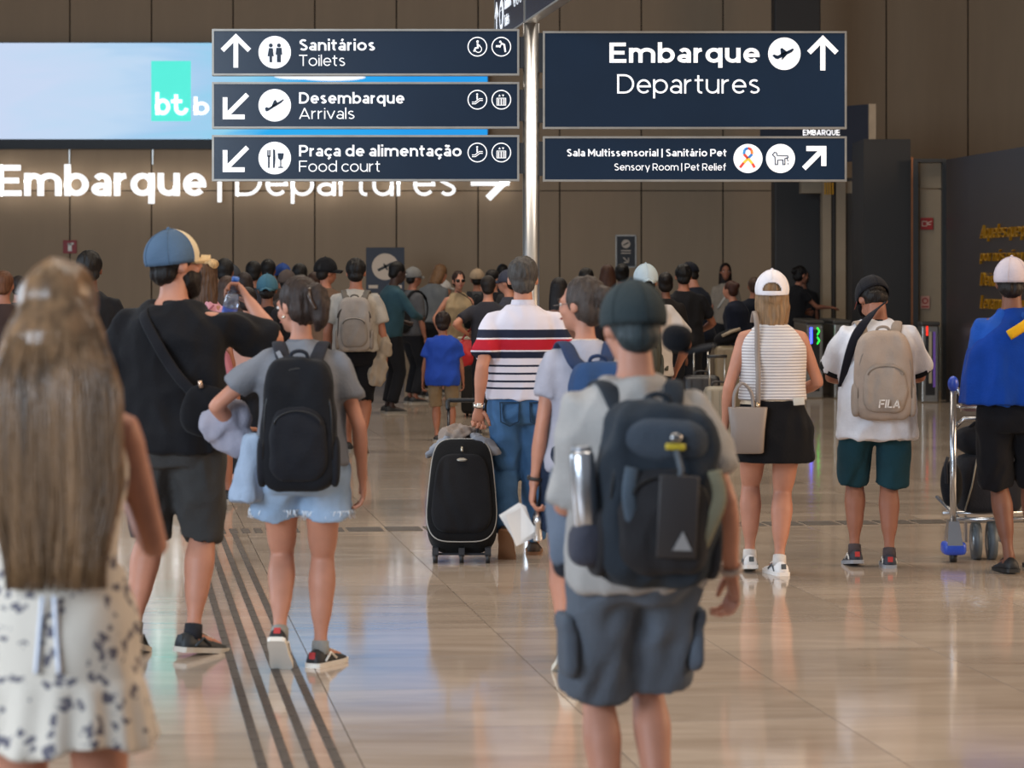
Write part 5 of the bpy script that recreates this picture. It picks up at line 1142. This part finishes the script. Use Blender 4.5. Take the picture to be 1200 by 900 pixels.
# ---- 20 man in blue cape with trolley
p = Person('man in white cap wearing a blue and yellow cape, beside luggage cart', 1186, 213, 1.70, b=1.05, skin='brown', seed=61, feet=[(-.02, -.03, .05, .15), (.16, .15, 0, 0)], hands=[((-.12, .34, 1.02), (-.2, -.3, -1)), ((.12, .34, 1.02), (.2, -.3, -1))], hyaw=-.25)
p.shirt(cloth('#1c4a9c'), hem=.95, sleeve=.5, e=.012); p.root.children[-1].name = 'shirt'; k = p.k
mb = MB(); rings = []; n = 44
for i in range(15):
    t = i/14; z = 1.50-t*.54; w_ = .085+.13*smooth01(t/.5)+.075*t; d = .075+.085*smooth01(t/.3)+.05*t
    rings.append([p.W(V(math.cos(a)*w_*(1+.03*math.sin(a*11+1)*t), math.sin(a)*d*(1+.10*math.sin(a*9)*t)+.0, z*k)) for a in [2*math.pi*q/n for q in range(n)]])
mb.loft(rings); cape = link('cape', remesh(mb, .012, 2, .009, (9, 9, 3), seed=62), cloth('#0b3583', var=.12), p.root)
P_ = [p.W(V(x, -y-.012, z*k)) for x, y, z in ((-.05, .165, 1.35), (.03, .155, 1.40), (.1, .13, 1.45), (.15, .09, 1.48))]; MB().tube(smooth_path(P_, 4), [(.028, .012)]*13, 8, ref=(-.5, 0, .8)).obj('yellow_band', cloth('#cf9c1c'), cape)
p.shorts(cloth('#121216'), hem=(1.0, 1.0), e=.026, flare=.018); p.hair('#1a1412', 'short'); p.cap('#b9aeb4', brim=-.1); p.shoes('#16171a', '#1a1a1a')
# ---- luggage cart
sc_ = 206; r = thing('luggage_cart', 'chrome airport luggage cart with blue fittings in front of caped man', 'cart', (X(1117, sc_), F/sc_, 0))
bl_ = plain('#2446b0', .35); cs_ = plain('#b4b6ba', .22, .9)
MB().tube([(0, 0, .14), (0, 0, .98)], .019, 16).obj('upright', cs_, r); MB().ell((0, 0, 1.02), (.032, .032, .045), 16, 12).obj('blue_knob', bl_, r)
MB().tube([(.02, .0, 1.0), (.05, .02, .95), (.06, .04, .9)], .012, 8).obj('brake_lever', cs_, r)
mb = MB(); mb.add([(-.04, -.05, .1), (.05, -.05, .1), (.05, .1, .1), (-.04, .1, .1), (-.03, -.03, .24), (.03, -.03, .24), (.03, .05, .24), (-.03, .05, .24)], [(0, 3, 2, 1), (4, 5, 6, 7), (0, 1, 5, 4), (1, 2, 6, 5), (2, 3, 7, 6), (3, 0, 4, 7)]); mb.obj('caster_housing', cs_, r, False)
MB().box((.005, .02, .085), (.13, .14, .075), bev=.02).obj('blue_bumper', bl_, r); MB().tube([(-.012, .03, .035), (.022, .03, .035)], .035, 16).obj('caster_wheel', plain('#1a1a1c', .5), r)
g = MB()
for y in (.1, .5): g.tube([(.02, y, .24), (.3, y, .24), (.62, y, .25)], .013, 10)
g.tube([(.05, .1, .24), (.05, .9, .3)], .013, 10); g.tube([(.58, .1, .24), (.58, .9, .3)], .013, 10); g.obj('platform_frame', cs_, r)
for x in (.16, .25): MB().tube([(x-.02, .18, .11), (x+.02, .18, .11)], .11, 24).obj('wheel', plain('#4a5258', .5), r); MB().tube([(x-.023, .18, .11), (x+.023, .18, .11)], .055, 20).obj('hub', plain('#8c949a', .35, .6), r)
g = MB()
for x in (.1, .3): MB().box((x, .18, .18), (.012, .05, .15)).obj('fork', cs_, r, False)
g = MB(); g.tube([(.02, .02, .78), (.06, .0, .82), (.55, .0, .82)], .014, 10); g.obj('push_bar', cs_, r)
g = MB()
for z in (.88, .96):
    g.tube([(.06, .1, z), (.5, .1, z), (.5, .34, z), (.06, .34, z), (.06, .1, z)], .006, 6)
for x in (.06, .15, .24, .33, .42, .5): g.tube([(x, .1, .86), (x, .1, .97)], .004, 6)
g.obj('basket', cs_, r)
MB().box((.26, .22, .91), (.36, .18, .11), bev=.02).obj('basket_parcel', plain('#6f5a60', .6), r)
r2 = thing('travel_bag', 'black travel bag lying on top of dark suitcase on luggage cart', 'bag', (X(1117, sc_), F/sc_, 0)); mb = MB(); sup(mb, V(.26, .34, .68), (.2, .14, .09), pw=2.6, pz=2.6); link('bag_body', remesh(mb, .014, 2, .008, seed=2), cloth('#1c1d22'), r2); MB().tube(smooth_path([V(.12, .3, .73), V(.2, .28, .8), V(.32, .28, .8), V(.4, .3, .73)], 4), .01, 8).obj('carry_handle', cloth('#26272c'), r2)
r2 = thing('suitcase', 'dark grey suitcase standing on platform of luggage cart', 'suitcase', (X(1117, sc_), F/sc_, 0)); MB().box((.26, .34, .43), (.36, .24, .34), rot('Z', .1), bev=.05).obj('shell', cloth('#26262a'), r2); P_ = [V(.1, .2, .28), V(.14, .2, .42), V(.17, .2, .58)]; MB().tube(P_, .005, 6).obj('piping', plain('#7a7468', .5), r2)
r2 = thing('rucksack', 'small black rucksack hanging behind upright of luggage cart', 'bag', (X(1117, sc_), F/sc_, 0)); mb = MB(); sup(mb, V(.01, .14, .44), (.06, .06, .13), pw=2.4, pz=2.4); link('bag_body', remesh(mb, .012, 2, .01, seed=2), cloth('#15161a'), r2); MB().tube([V(-.03, .05, .45), V(-.035, .05, .56), V(-.02, .06, .6)], .01, 8).obj('strap', cloth('#2a2b30'), r2)
# ---------------------------------------------------------------- the crowd at the gates
def crowd(label, px, top, s, hair='#15110f', style='short', skin='light', shirt='#1a1a1e', pants='#1d1e22', rz=0, fem=False, cap=None, brim=0, hem=.88, sleeve=.7, leg=1.9, lean=0, hyaw=0, hpitch=0, hands=None, b=1.0, face=False, group='travellers queueing at the boarding gates', feet=None, child=False, H=None, hole=False, shoe='#1c1c1e', curl=(.6, .6), seed=None, fing=False, twist=0, e=.018, sl=None, far=True, palm=None):
    if px < 400 and s < 130 or 600 < px < 735: s *= 1.2   # the near rows of the queue
    H = H or CH-(top-HZ)/s-(.045 if cap else .03)
    p = Person(label, px, s, H, rz=rz, fem=fem, skin=skin, b=b, lean=lean, hyaw=hyaw, hpitch=hpitch, hands=hands, far=far, seed=seed or int(px), child=child, feet=feet or [(-.10, .03, 0, .05), (.10, -.03, 0, -.05)], group=group, curl=curl, twist=twist, palm=palm)
    p.shirt(cloth(shirt), hem=hem, sleeve=sleeve, e=e, loose=.7, sl_r=sl)
    p.shorts(cloth(pants) if not pants.startswith('d') else denim(pants[1:]), hem=leg, e=.014, flare=.012, name='trousers' if leg > 1.3 else 'shorts')
    p.hair(hair, style)
    if cap: p.cap(cap, brim=brim, hole=hole)
    if face: p.eyes()
    p.shoes(shoe, '#8a867e'); return p
PI = math.pi
Q = dict
AT = lambda x, y, z, i=0: ((x, y, z), ((-.6 if i == 0 else .6), -1, 0))
hang = None
# left side
crowd('dark haired man in black T-shirt left of bearded man, below fire sign', 104, 293, 165, shirt='#18181b', skin='brown', b=1.1, far=False, hyaw=.2)
crowd('person with reddish brown hair at left frame edge behind fair haired woman', 4, 316, 120, hair='#5a3824', shirt='#3a2c28', skin='tan')
crowd('dark haired person second from left frame edge behind fair haired woman', 22, 322, 100, hair='#2a2220', shirt='#4c4440')
p5_ = crowd('woman in pink top with fair topknot and streaked hair behind bearded man', 240, 303, 164, hair='#4a3526', style='long', fem=True, skin='tan', shirt='#b4808a', pants='d39414e', hem=1.0, leg=.8, rz=-.35, far=False, feet=[(-.10, -.24, .75, .1), (.08, .22, 0, 0)], shoe='#17171a', sleeve=.4)
MB().ell(p5_.Hd(V(.05, -.03, .09)), (.055, .05, .04), 14, 8).obj('topknot', hairm('#b59468'), p5_.root)
r = worn(p5_, 'handbag', 'dusty pink handbag at hip of woman with streaked hair', 'bag'); mb = MB(); sup(mb, V(.17, -.12, .98), (.1, .06, .13), rot('Y', -.3), pw=3, pz=3); link('bag_body', remesh(mb, .012, 2, .004), mat('pink_leather', '#9a5a68', .5), r); MB().tube(smooth_path([V(.1, -.12, 1.08), V(.05, -.15, 1.3), V(.12, -.1, 1.42)], 5), .008, 6).obj('strap', plain('#8a4a58', .5), r)
crowd('tall dark haired person behind head of woman with streaked hair', 263, 302, 104, hair='#0f0d0d', shirt='#26242a', skin='brown')
crowd('person in dark grey cap just right of streaked hair woman', 271, 309, 98, cap='#33363c', shirt='#2c2c30')
crowd('person with brown hair below the dark grey cap', 266, 322, 118, hair='#3a2a22', shirt='#2e2a2e', style='bob', fem=True)
crowd('dark haired person in brown top right of dark grey cap', 286, 318, 110, hair='#1f1614', shirt='#3c302c', style='bob', fem=True)
crowd('dark haired man, left one of two close together behind teal cap', 297, 305, 92, hair='#0d0b0b', shirt='#2a2a30', skin='brown')
crowd('dark haired man, right one of two close together behind teal cap', 314, 303, 87, hair='#0f0c0c', shirt='#38302c', skin='brown')
crowd('pale shouldered woman with dark hair beside raised water bottle', 290, 330, 128, hair='#1a1312', fem=True, shirt='#b08a80', skin='light', sleeve=.2, H=1.52)
p = crowd('person in teal cap and black vest with purple bag on back', 313, 320, 138, cap='#3a5f70', brim=PI, hair='#15110f', shirt='#141417', skin='brown', hem=.9, far=False)
backpack(p, 'purple flat topped backpack behind raised water bottle', .80, 1.14, .30, .14, '#4a3d63', '#54466e', strapc='#1b1b1f', far=True)
crowd('person in bright blue cap behind teal capped person', 331, 308, 86, cap='#26407c', shirt='#2c2c34', skin='tan')
crowd('person in brown grey hood behind teal capped person', 336, 315, 96, cap='#4c423e', shirt='#3a3432')
crowd('dark curly haired man in front of brown wall left of dark capped man', 351, 308, 92, hair='#0e0c0c', shirt='#22222a', skin='dark')
crowd('brown haired person between curly haired man and dark capped man', 368, 318, 90, hair='#33221c', shirt='#44303a', style='bob', fem=True)
crowd('man in black cap looking right beside man with pale patterned backpack', 381, 301, 98, cap='#101013', brim=-.9, hyaw=-.9, shirt='#5a4638', skin='tan', face=True)
p = crowd('man in grey T-shirt with pale patterned backpack, jacket on his right arm', 417, 302, 128, hair='#120f0e', shirt='#96918a', pants='#101116', skin='tan', b=1.12, leg=1.02, far=False, hem=.93, sleeve=.7, sl=.078, hands=[((-.26, .08, .86), (-.6, -1, 0)), ((.27, .02, .83), (.6, -1, 0))], feet=[(-.08, .2, 0, 0), (.07, -.16, .4, 0)])
r, G, M, D = backpack(p, 'pale grey patterned backpack with dark piping in middle distance', .93, 1.42, .33, .15, '#857e78', '#77706a', strapc='#5a554f', trim='#2a2420')
MB().tube([G((math.cos(t)*.15, -.06, .06+math.sin(t)*.12)) for t in [PI*q/12 for q in range(13)]], .006, 6).obj('piping', plain('#2a2420', .6), r)
r = worn(p, 'jacket', 'cream jacket draped over right arm of man with patterned backpack', 'jacket'); mb = MB(); sup(mb, V(.24, .0, 1.0), (.07, .07, .14), rot('Y', -.35), pw=2.3, pz=2.4); sup(mb, V(.2, -.02, .78), (.085, .06, .17), rot('Y', .1), pw=2.3, pz=2.6); link('draped_cloth', remesh(mb, .012, 1, .02, (14, 12, 6), seed=4), cloth('#8d8172'), r)
# middle
crowd('dark skinned man in teal jacket looking right at blue sign', 456, 305, 100, hair='#0c0a0a', shirt='#2c4650', skin='dark', rz=-1.0, sleeve=1.85, lean=.1, hpitch=.2, hands=[((-.15, .32, 1.05), (-1, -.5, -.5)), ((.15, .36, 1.1), (1, -.5, -.5))], face=True)
p = crowd('man in grey cap with dark backpack facing right', 483, 312, 93, cap='#6b6a68', brim=0, rz=-.9, shirt='#4a4a4c', skin='tan', sleeve=.9, face=True)
backpack(p, 'black backpack of man in grey cap', .92, 1.42, .32, .18, '#17181a', strapc='#17181a', far=True)
crowd('brown haired person in grey shirt and black trousers stooping right', 500, 315, 89, hair='#5f452e', style='bob', shirt='#56595c', pants='#141416', rz=-.7, lean=.3, b=1.15, hpitch=.4, sleeve=1.8, hem=.95, H=1.78)
crowd('woman with pale cap and dark hair behind stooping person', 519, 327, 86, cap='#a8a4a0', hair='#1a1412', style='long', fem=True, shirt='#3a3a3c', rz=-1.2)
p = crowd('woman in sunglasses and beige sleeveless dress facing the camera', 537, 317, 95, hair='#2c1d18', style='short', fem=True, skin='light', shirt='#a08a6a', pants='#a08a6a', rz=PI+.25, sleeve=0, hem=.7, leg=.7, hands=[((-.16, .25, 1.02), (-1, -.5, -.5)), ((.25, .12, .92), (1, -.3, 0))], far=False)
g = MB()
for q in (-1, 1): g.ell(p.Hd(V(q*.032, .094, .004)), [.028*p.hk, .008*p.hk, .021*p.hk], 12, 8, p.HM)
g.obj('sunglasses', plain('#0c0a0a', .15), p.root); MB().ell(p.Hd(V(0, .1, -.056)), [.02, .006, .007], 10, 6, p.HM).obj('lips', plain('#8a3c3c', .5), p.root)
r = worn(p, 'handbag', 'small black handbag in front of woman in sunglasses', 'bag'); mb = MB(); sup(mb, V(-.12, .17, 1.02), (.09, .04, .07)); mb.obj('bag_body', cloth('#101012'), r); MB().tube(smooth_path([V(-.18, .18, 1.06), V(-.12, .17, 1.3), V(.05, .1, 1.42)], 5), .006, 6).obj('strap', cloth('#101012'), r)
p = crowd('man in beige cap with dark backpack right of woman in sunglasses', 559, 314, 92, cap='#8d7a64', shirt='#3b3b3d', skin='tan')
backpack(p, 'charcoal backpack of man in beige cap', .9, 1.42, .34, .18, '#1c1d20', strapc='#1c1d20', far=True)
crowd('dark haired man in black jacket left of navy capped man', 577, 315, 97, hair='#15100e', shirt='#131316', sleeve=1.8, hyaw=-.7, rz=-.2, b=1.1)
crowd('distant curly haired person behind dark jacket man', 589, 309, 84, hair='#100d0c', shirt='#26262a', skin='brown')
crowd('distant person with dark hair beside steel post', 603, 312, 82, hair='#15110f', shirt='#2c2a2a')
crowd('man in navy grey cap facing left beside striped polo man', 597, 315, 112, cap='#3a3c48', brim=.0, rz=1.1, shirt='#3c3e48', skin='light', face=True)
p = crowd('small boy in bright blue T-shirt and khaki shorts', 519, 371, 120, H=1.215, hair='#1f1512', shirt='#1f3f96', pants='#7a6a54', leg=.98, hem=.79, child=True, skin='tan', far=False, b=1.15, group='', feet=[(-.06, .02, 0, .1), (.09, .06, 0, -.5)], hands=[((-.29, .05, .8), (-.6, -1, 0)), ((.29, .05, .8), (.6, -1, 0))], e=.024, sl=.085)
r = thing('shoulder_bag', 'bright red bag carried beside small boy', 'bag', (X(546, 116), F/116, 0)); mb = MB(); sup(mb, V(0, 0, .84), (.14, .07, .13), rot('Y', -.3), pw=2.4, pz=2.2); link('bag_body', remesh(mb, .012, 2, .012, (10, 8, 8)), mat('red_nylon', '#a8141c', .5, bump=.2), r)
MB().tube(smooth_path([V(-.08, 0, .9), V(-.02, .0, 1.0), V(.06, 0, 1.08), V(.12, .0, 1.0), V(.1, 0, .88)], 5), .01, 8).obj('carry_strap', plain('#8a1018', .6), r)
p = crowd('person in dark top holding the red bag behind striped polo man', 572, 322, 116, shirt='#2c2c32', hair='#1b1512', hands=[((-.22, .0, 1.12), (-.6, -.6, 0)), ((.24, .05, .8), (.6, -1, 0))])
# counter by the woman in sunglasses
r = thing('luggage_cart', 'dark luggage cart with cream handle in front of woman in sunglasses', 'cart', (X(566, 103), F/103, 0))
MB().box((0, .2, .32), (.5, .5, .56), bev=.05).obj('loaded_case', cloth('#2a2826'), r); g = MB(); g.tube([(-.22, 0, .05), (-.22, 0, .9), (-.02, 0, .98), (.2, 0, .9), (.2, 0, .05)], .015, 8); g.obj('frame', plain('#8a8478', .35, .7), r); MB().box((-.12, -.02, .9), (.34, .16, .03), bev=.01).obj('tray', plain('#a59a86', .5), r)
for q in (-.18, .18): MB().tube([(q-.015, .1, .05), (q+.015, .1, .05)], .05, 14).obj('wheel', plain('#1a1a1c', .6), r)
# right of centre
crowd('woman with long dark hair between striped polo man and blue daypack', 655, 324, 112, hair='#120e0e', style='long', fem=True, shirt='#6a5048', skin='tan')
crowd('dark haired person above shoulder of blue daypack woman', 687, 313, 92, hair='#120f0e', shirt='#26242a', skin='brown')
crowd('brown haired person left of small wall poster', 712, 309, 88, hair='#3a2318', shirt='#3a2c28', skin='tan', style='bob', fem=True)
crowd('dark curly haired person just below small wall poster', 729, 308, 84, hair='#0d0b0b', shirt='#2a2a2e', skin='brown', style='bun')
p = crowd('man in backward white cap and white T-shirt with grey backpack', 757, 308, 150, cap='#a9b8c0', brim=PI, hair='#15110f', shirt='#b3aeab', b=1.12, far=False, skin='tan', hole=False, hands=[((-.24, .1, .9), (-.6, -1, 0)), ((.28, .16, .93), (1, -.6, 0))], rz=.1, sleeve=.75, sl=.08)
backpack(p, 'olive grey backpack of man in white cap, half hidden', .85, 1.36, .28, .15, '#3f3f38', strapc='#4a4a42', x0=-.05)
crowd('woman with dark bun and black top with yellow sleeve edge', 780, 318, 116, hair='#120d0c', style='bun', fem=True, shirt='#1a1615', skin='brown', b=1.15, sleeve=.6)
crowd('man in black T-shirt with short dark hair and bent right arm', 801, 309, 112, hair='#0e0c0c', shirt='#17171a', skin='tan', b=1.12, far=False, hands=[((-.22, .2, 1.0), (-.6, -1, 0)), ((.2, .3, 1.05), (1, -.7, -.3))])
crowd('officer in navy cap and navy shirt leaning left', 819, 305, 103, cap='#15171f', hair='#15110f', shirt='#151a26', skin='light', rz=.9, lean=.12, b=1.15, brim=0, sleeve=1.7, face=True, hpitch=.3)
p = crowd('woman with long dark hair and white crossbody strap facing camera', 850, 308, 80, hair='#1f1512', style='long', fem=True, skin='tan', shirt='#8a8074', rz=PI, face=True, H=1.76)
MB().tube([p.W(V(-.12, .10, 1.42)), p.W(V(0, .135, 1.3)), p.W(V(.12, .13, 1.12))], .018, 8).obj('crossbody_strap', plain('#b9b4ac', .6), p.root)
crowd('brown haired woman in navy top with bun leaning left', 870, 326, 98, hair='#3a2018', style='bun', fem=True, shirt='#151a28', lean=.25, rz=.9, b=1.2, sleeve=1.8, hem=.95)
crowd('dark haired person in navy top just left of white capped woman', 884, 324, 96, hair='#3a2a22', shirt='#141822', skin='tan', b=1.1)
p = crowd('dark haired woman in black leaning right with arm stretched to gate', 927, 310, 84, hair='#100c0c', style='bun', fem=True, shirt='#17171a', rz=-1.1, lean=.2, skin='tan', hands=[((-.1, .3, 1.1), (-1, -.5, -.4)), ((.14, .56, 1.17), (.5, -.2, -1))], sleeve=.5, far=False, palm=[None, (0, 0, -1)], curl=(.5, .3))
crowd('dark haired person standing behind beige gate posts', 941, 316, 80, hair='#0e0c0c', shirt='#1b1a1c', skin='brown')
# luggage near the gates
def suitcase(label, px, s, w_, d, h, col, handle=False, rz=0, hh=.4):
    r = thing('suitcase', label, 'suitcase', (X(px, s), F/s, 0), rz); MB().box((0, 0, h/2+.05), (w_, d, h), bev=.045).obj('shell', plain(col, .4), r)
    g = MB()
    for q in range(3): g.box((-w_*.3+q*w_*.3, -d/2-.003, h/2+.05), (.012, .01, h*.86))
    tag(g.obj('ribs', plain(col, .5), r, False), kind='stuff')
    for sx_ in (-1, 1): MB().tube([(sx_*w_*.36-.012, 0, .03), (sx_*w_*.36+.012, 0, .03)], .03, 14).obj('wheel', plain('#161618', .5), r)
    MB().tube(smooth_path([V(-.06, 0, h+.05), V(-.05, 0, h+.085), V(.05, 0, h+.085), V(.06, 0, h+.05)], 3), .009, 8).obj('top_handle', plain('#1a1a1c', .5), r)
    if handle:
        for sx_ in (-.07, .07): MB().tube([(sx_, d*.35, h), (sx_, d*.35, h+hh)], .009, 8).obj('handle_rod', plain('#b0aca4', .3, .8), r)
        MB().tube([(-.09, d*.35, h+hh), (.09, d*.35, h+hh)], .015, 8).obj('handle_grip', plain('#161618', .5), r)
    return r
suitcase('cream hard suitcase with dark middle seam, nearer of two by white capped woman', 842, 128, .26, .2, .56, '#7f7768', True, .1, .32)
suitcase('beige hard suitcase farther back by white capped woman', 862, 105, .46, .26, .78, '#84765f')
r = thing('travel_bag', 'dark round travel bag resting on top of beige suitcase', 'bag', (X(856, 105), F/105, 0)); mb = MB(); sup(mb, V(-.02, .02, .93), (.17, .1, .08), rot('Y', -.3), pw=2.3, pz=2.3); mb.obj('bag_body', cloth('#1a1a1e'), r); MB().tube([V(-.1, -.08, .94), V(0, -.1, .99), V(.1, -.08, 1.02)], .018, 8).obj('pale_strap', cloth('#a89a88'), r)
suitcase('black suitcase with raised handle behind man in backward white cap', 822, 118, .36, .24, .58, '#1a1a1e', True, 0, .3)
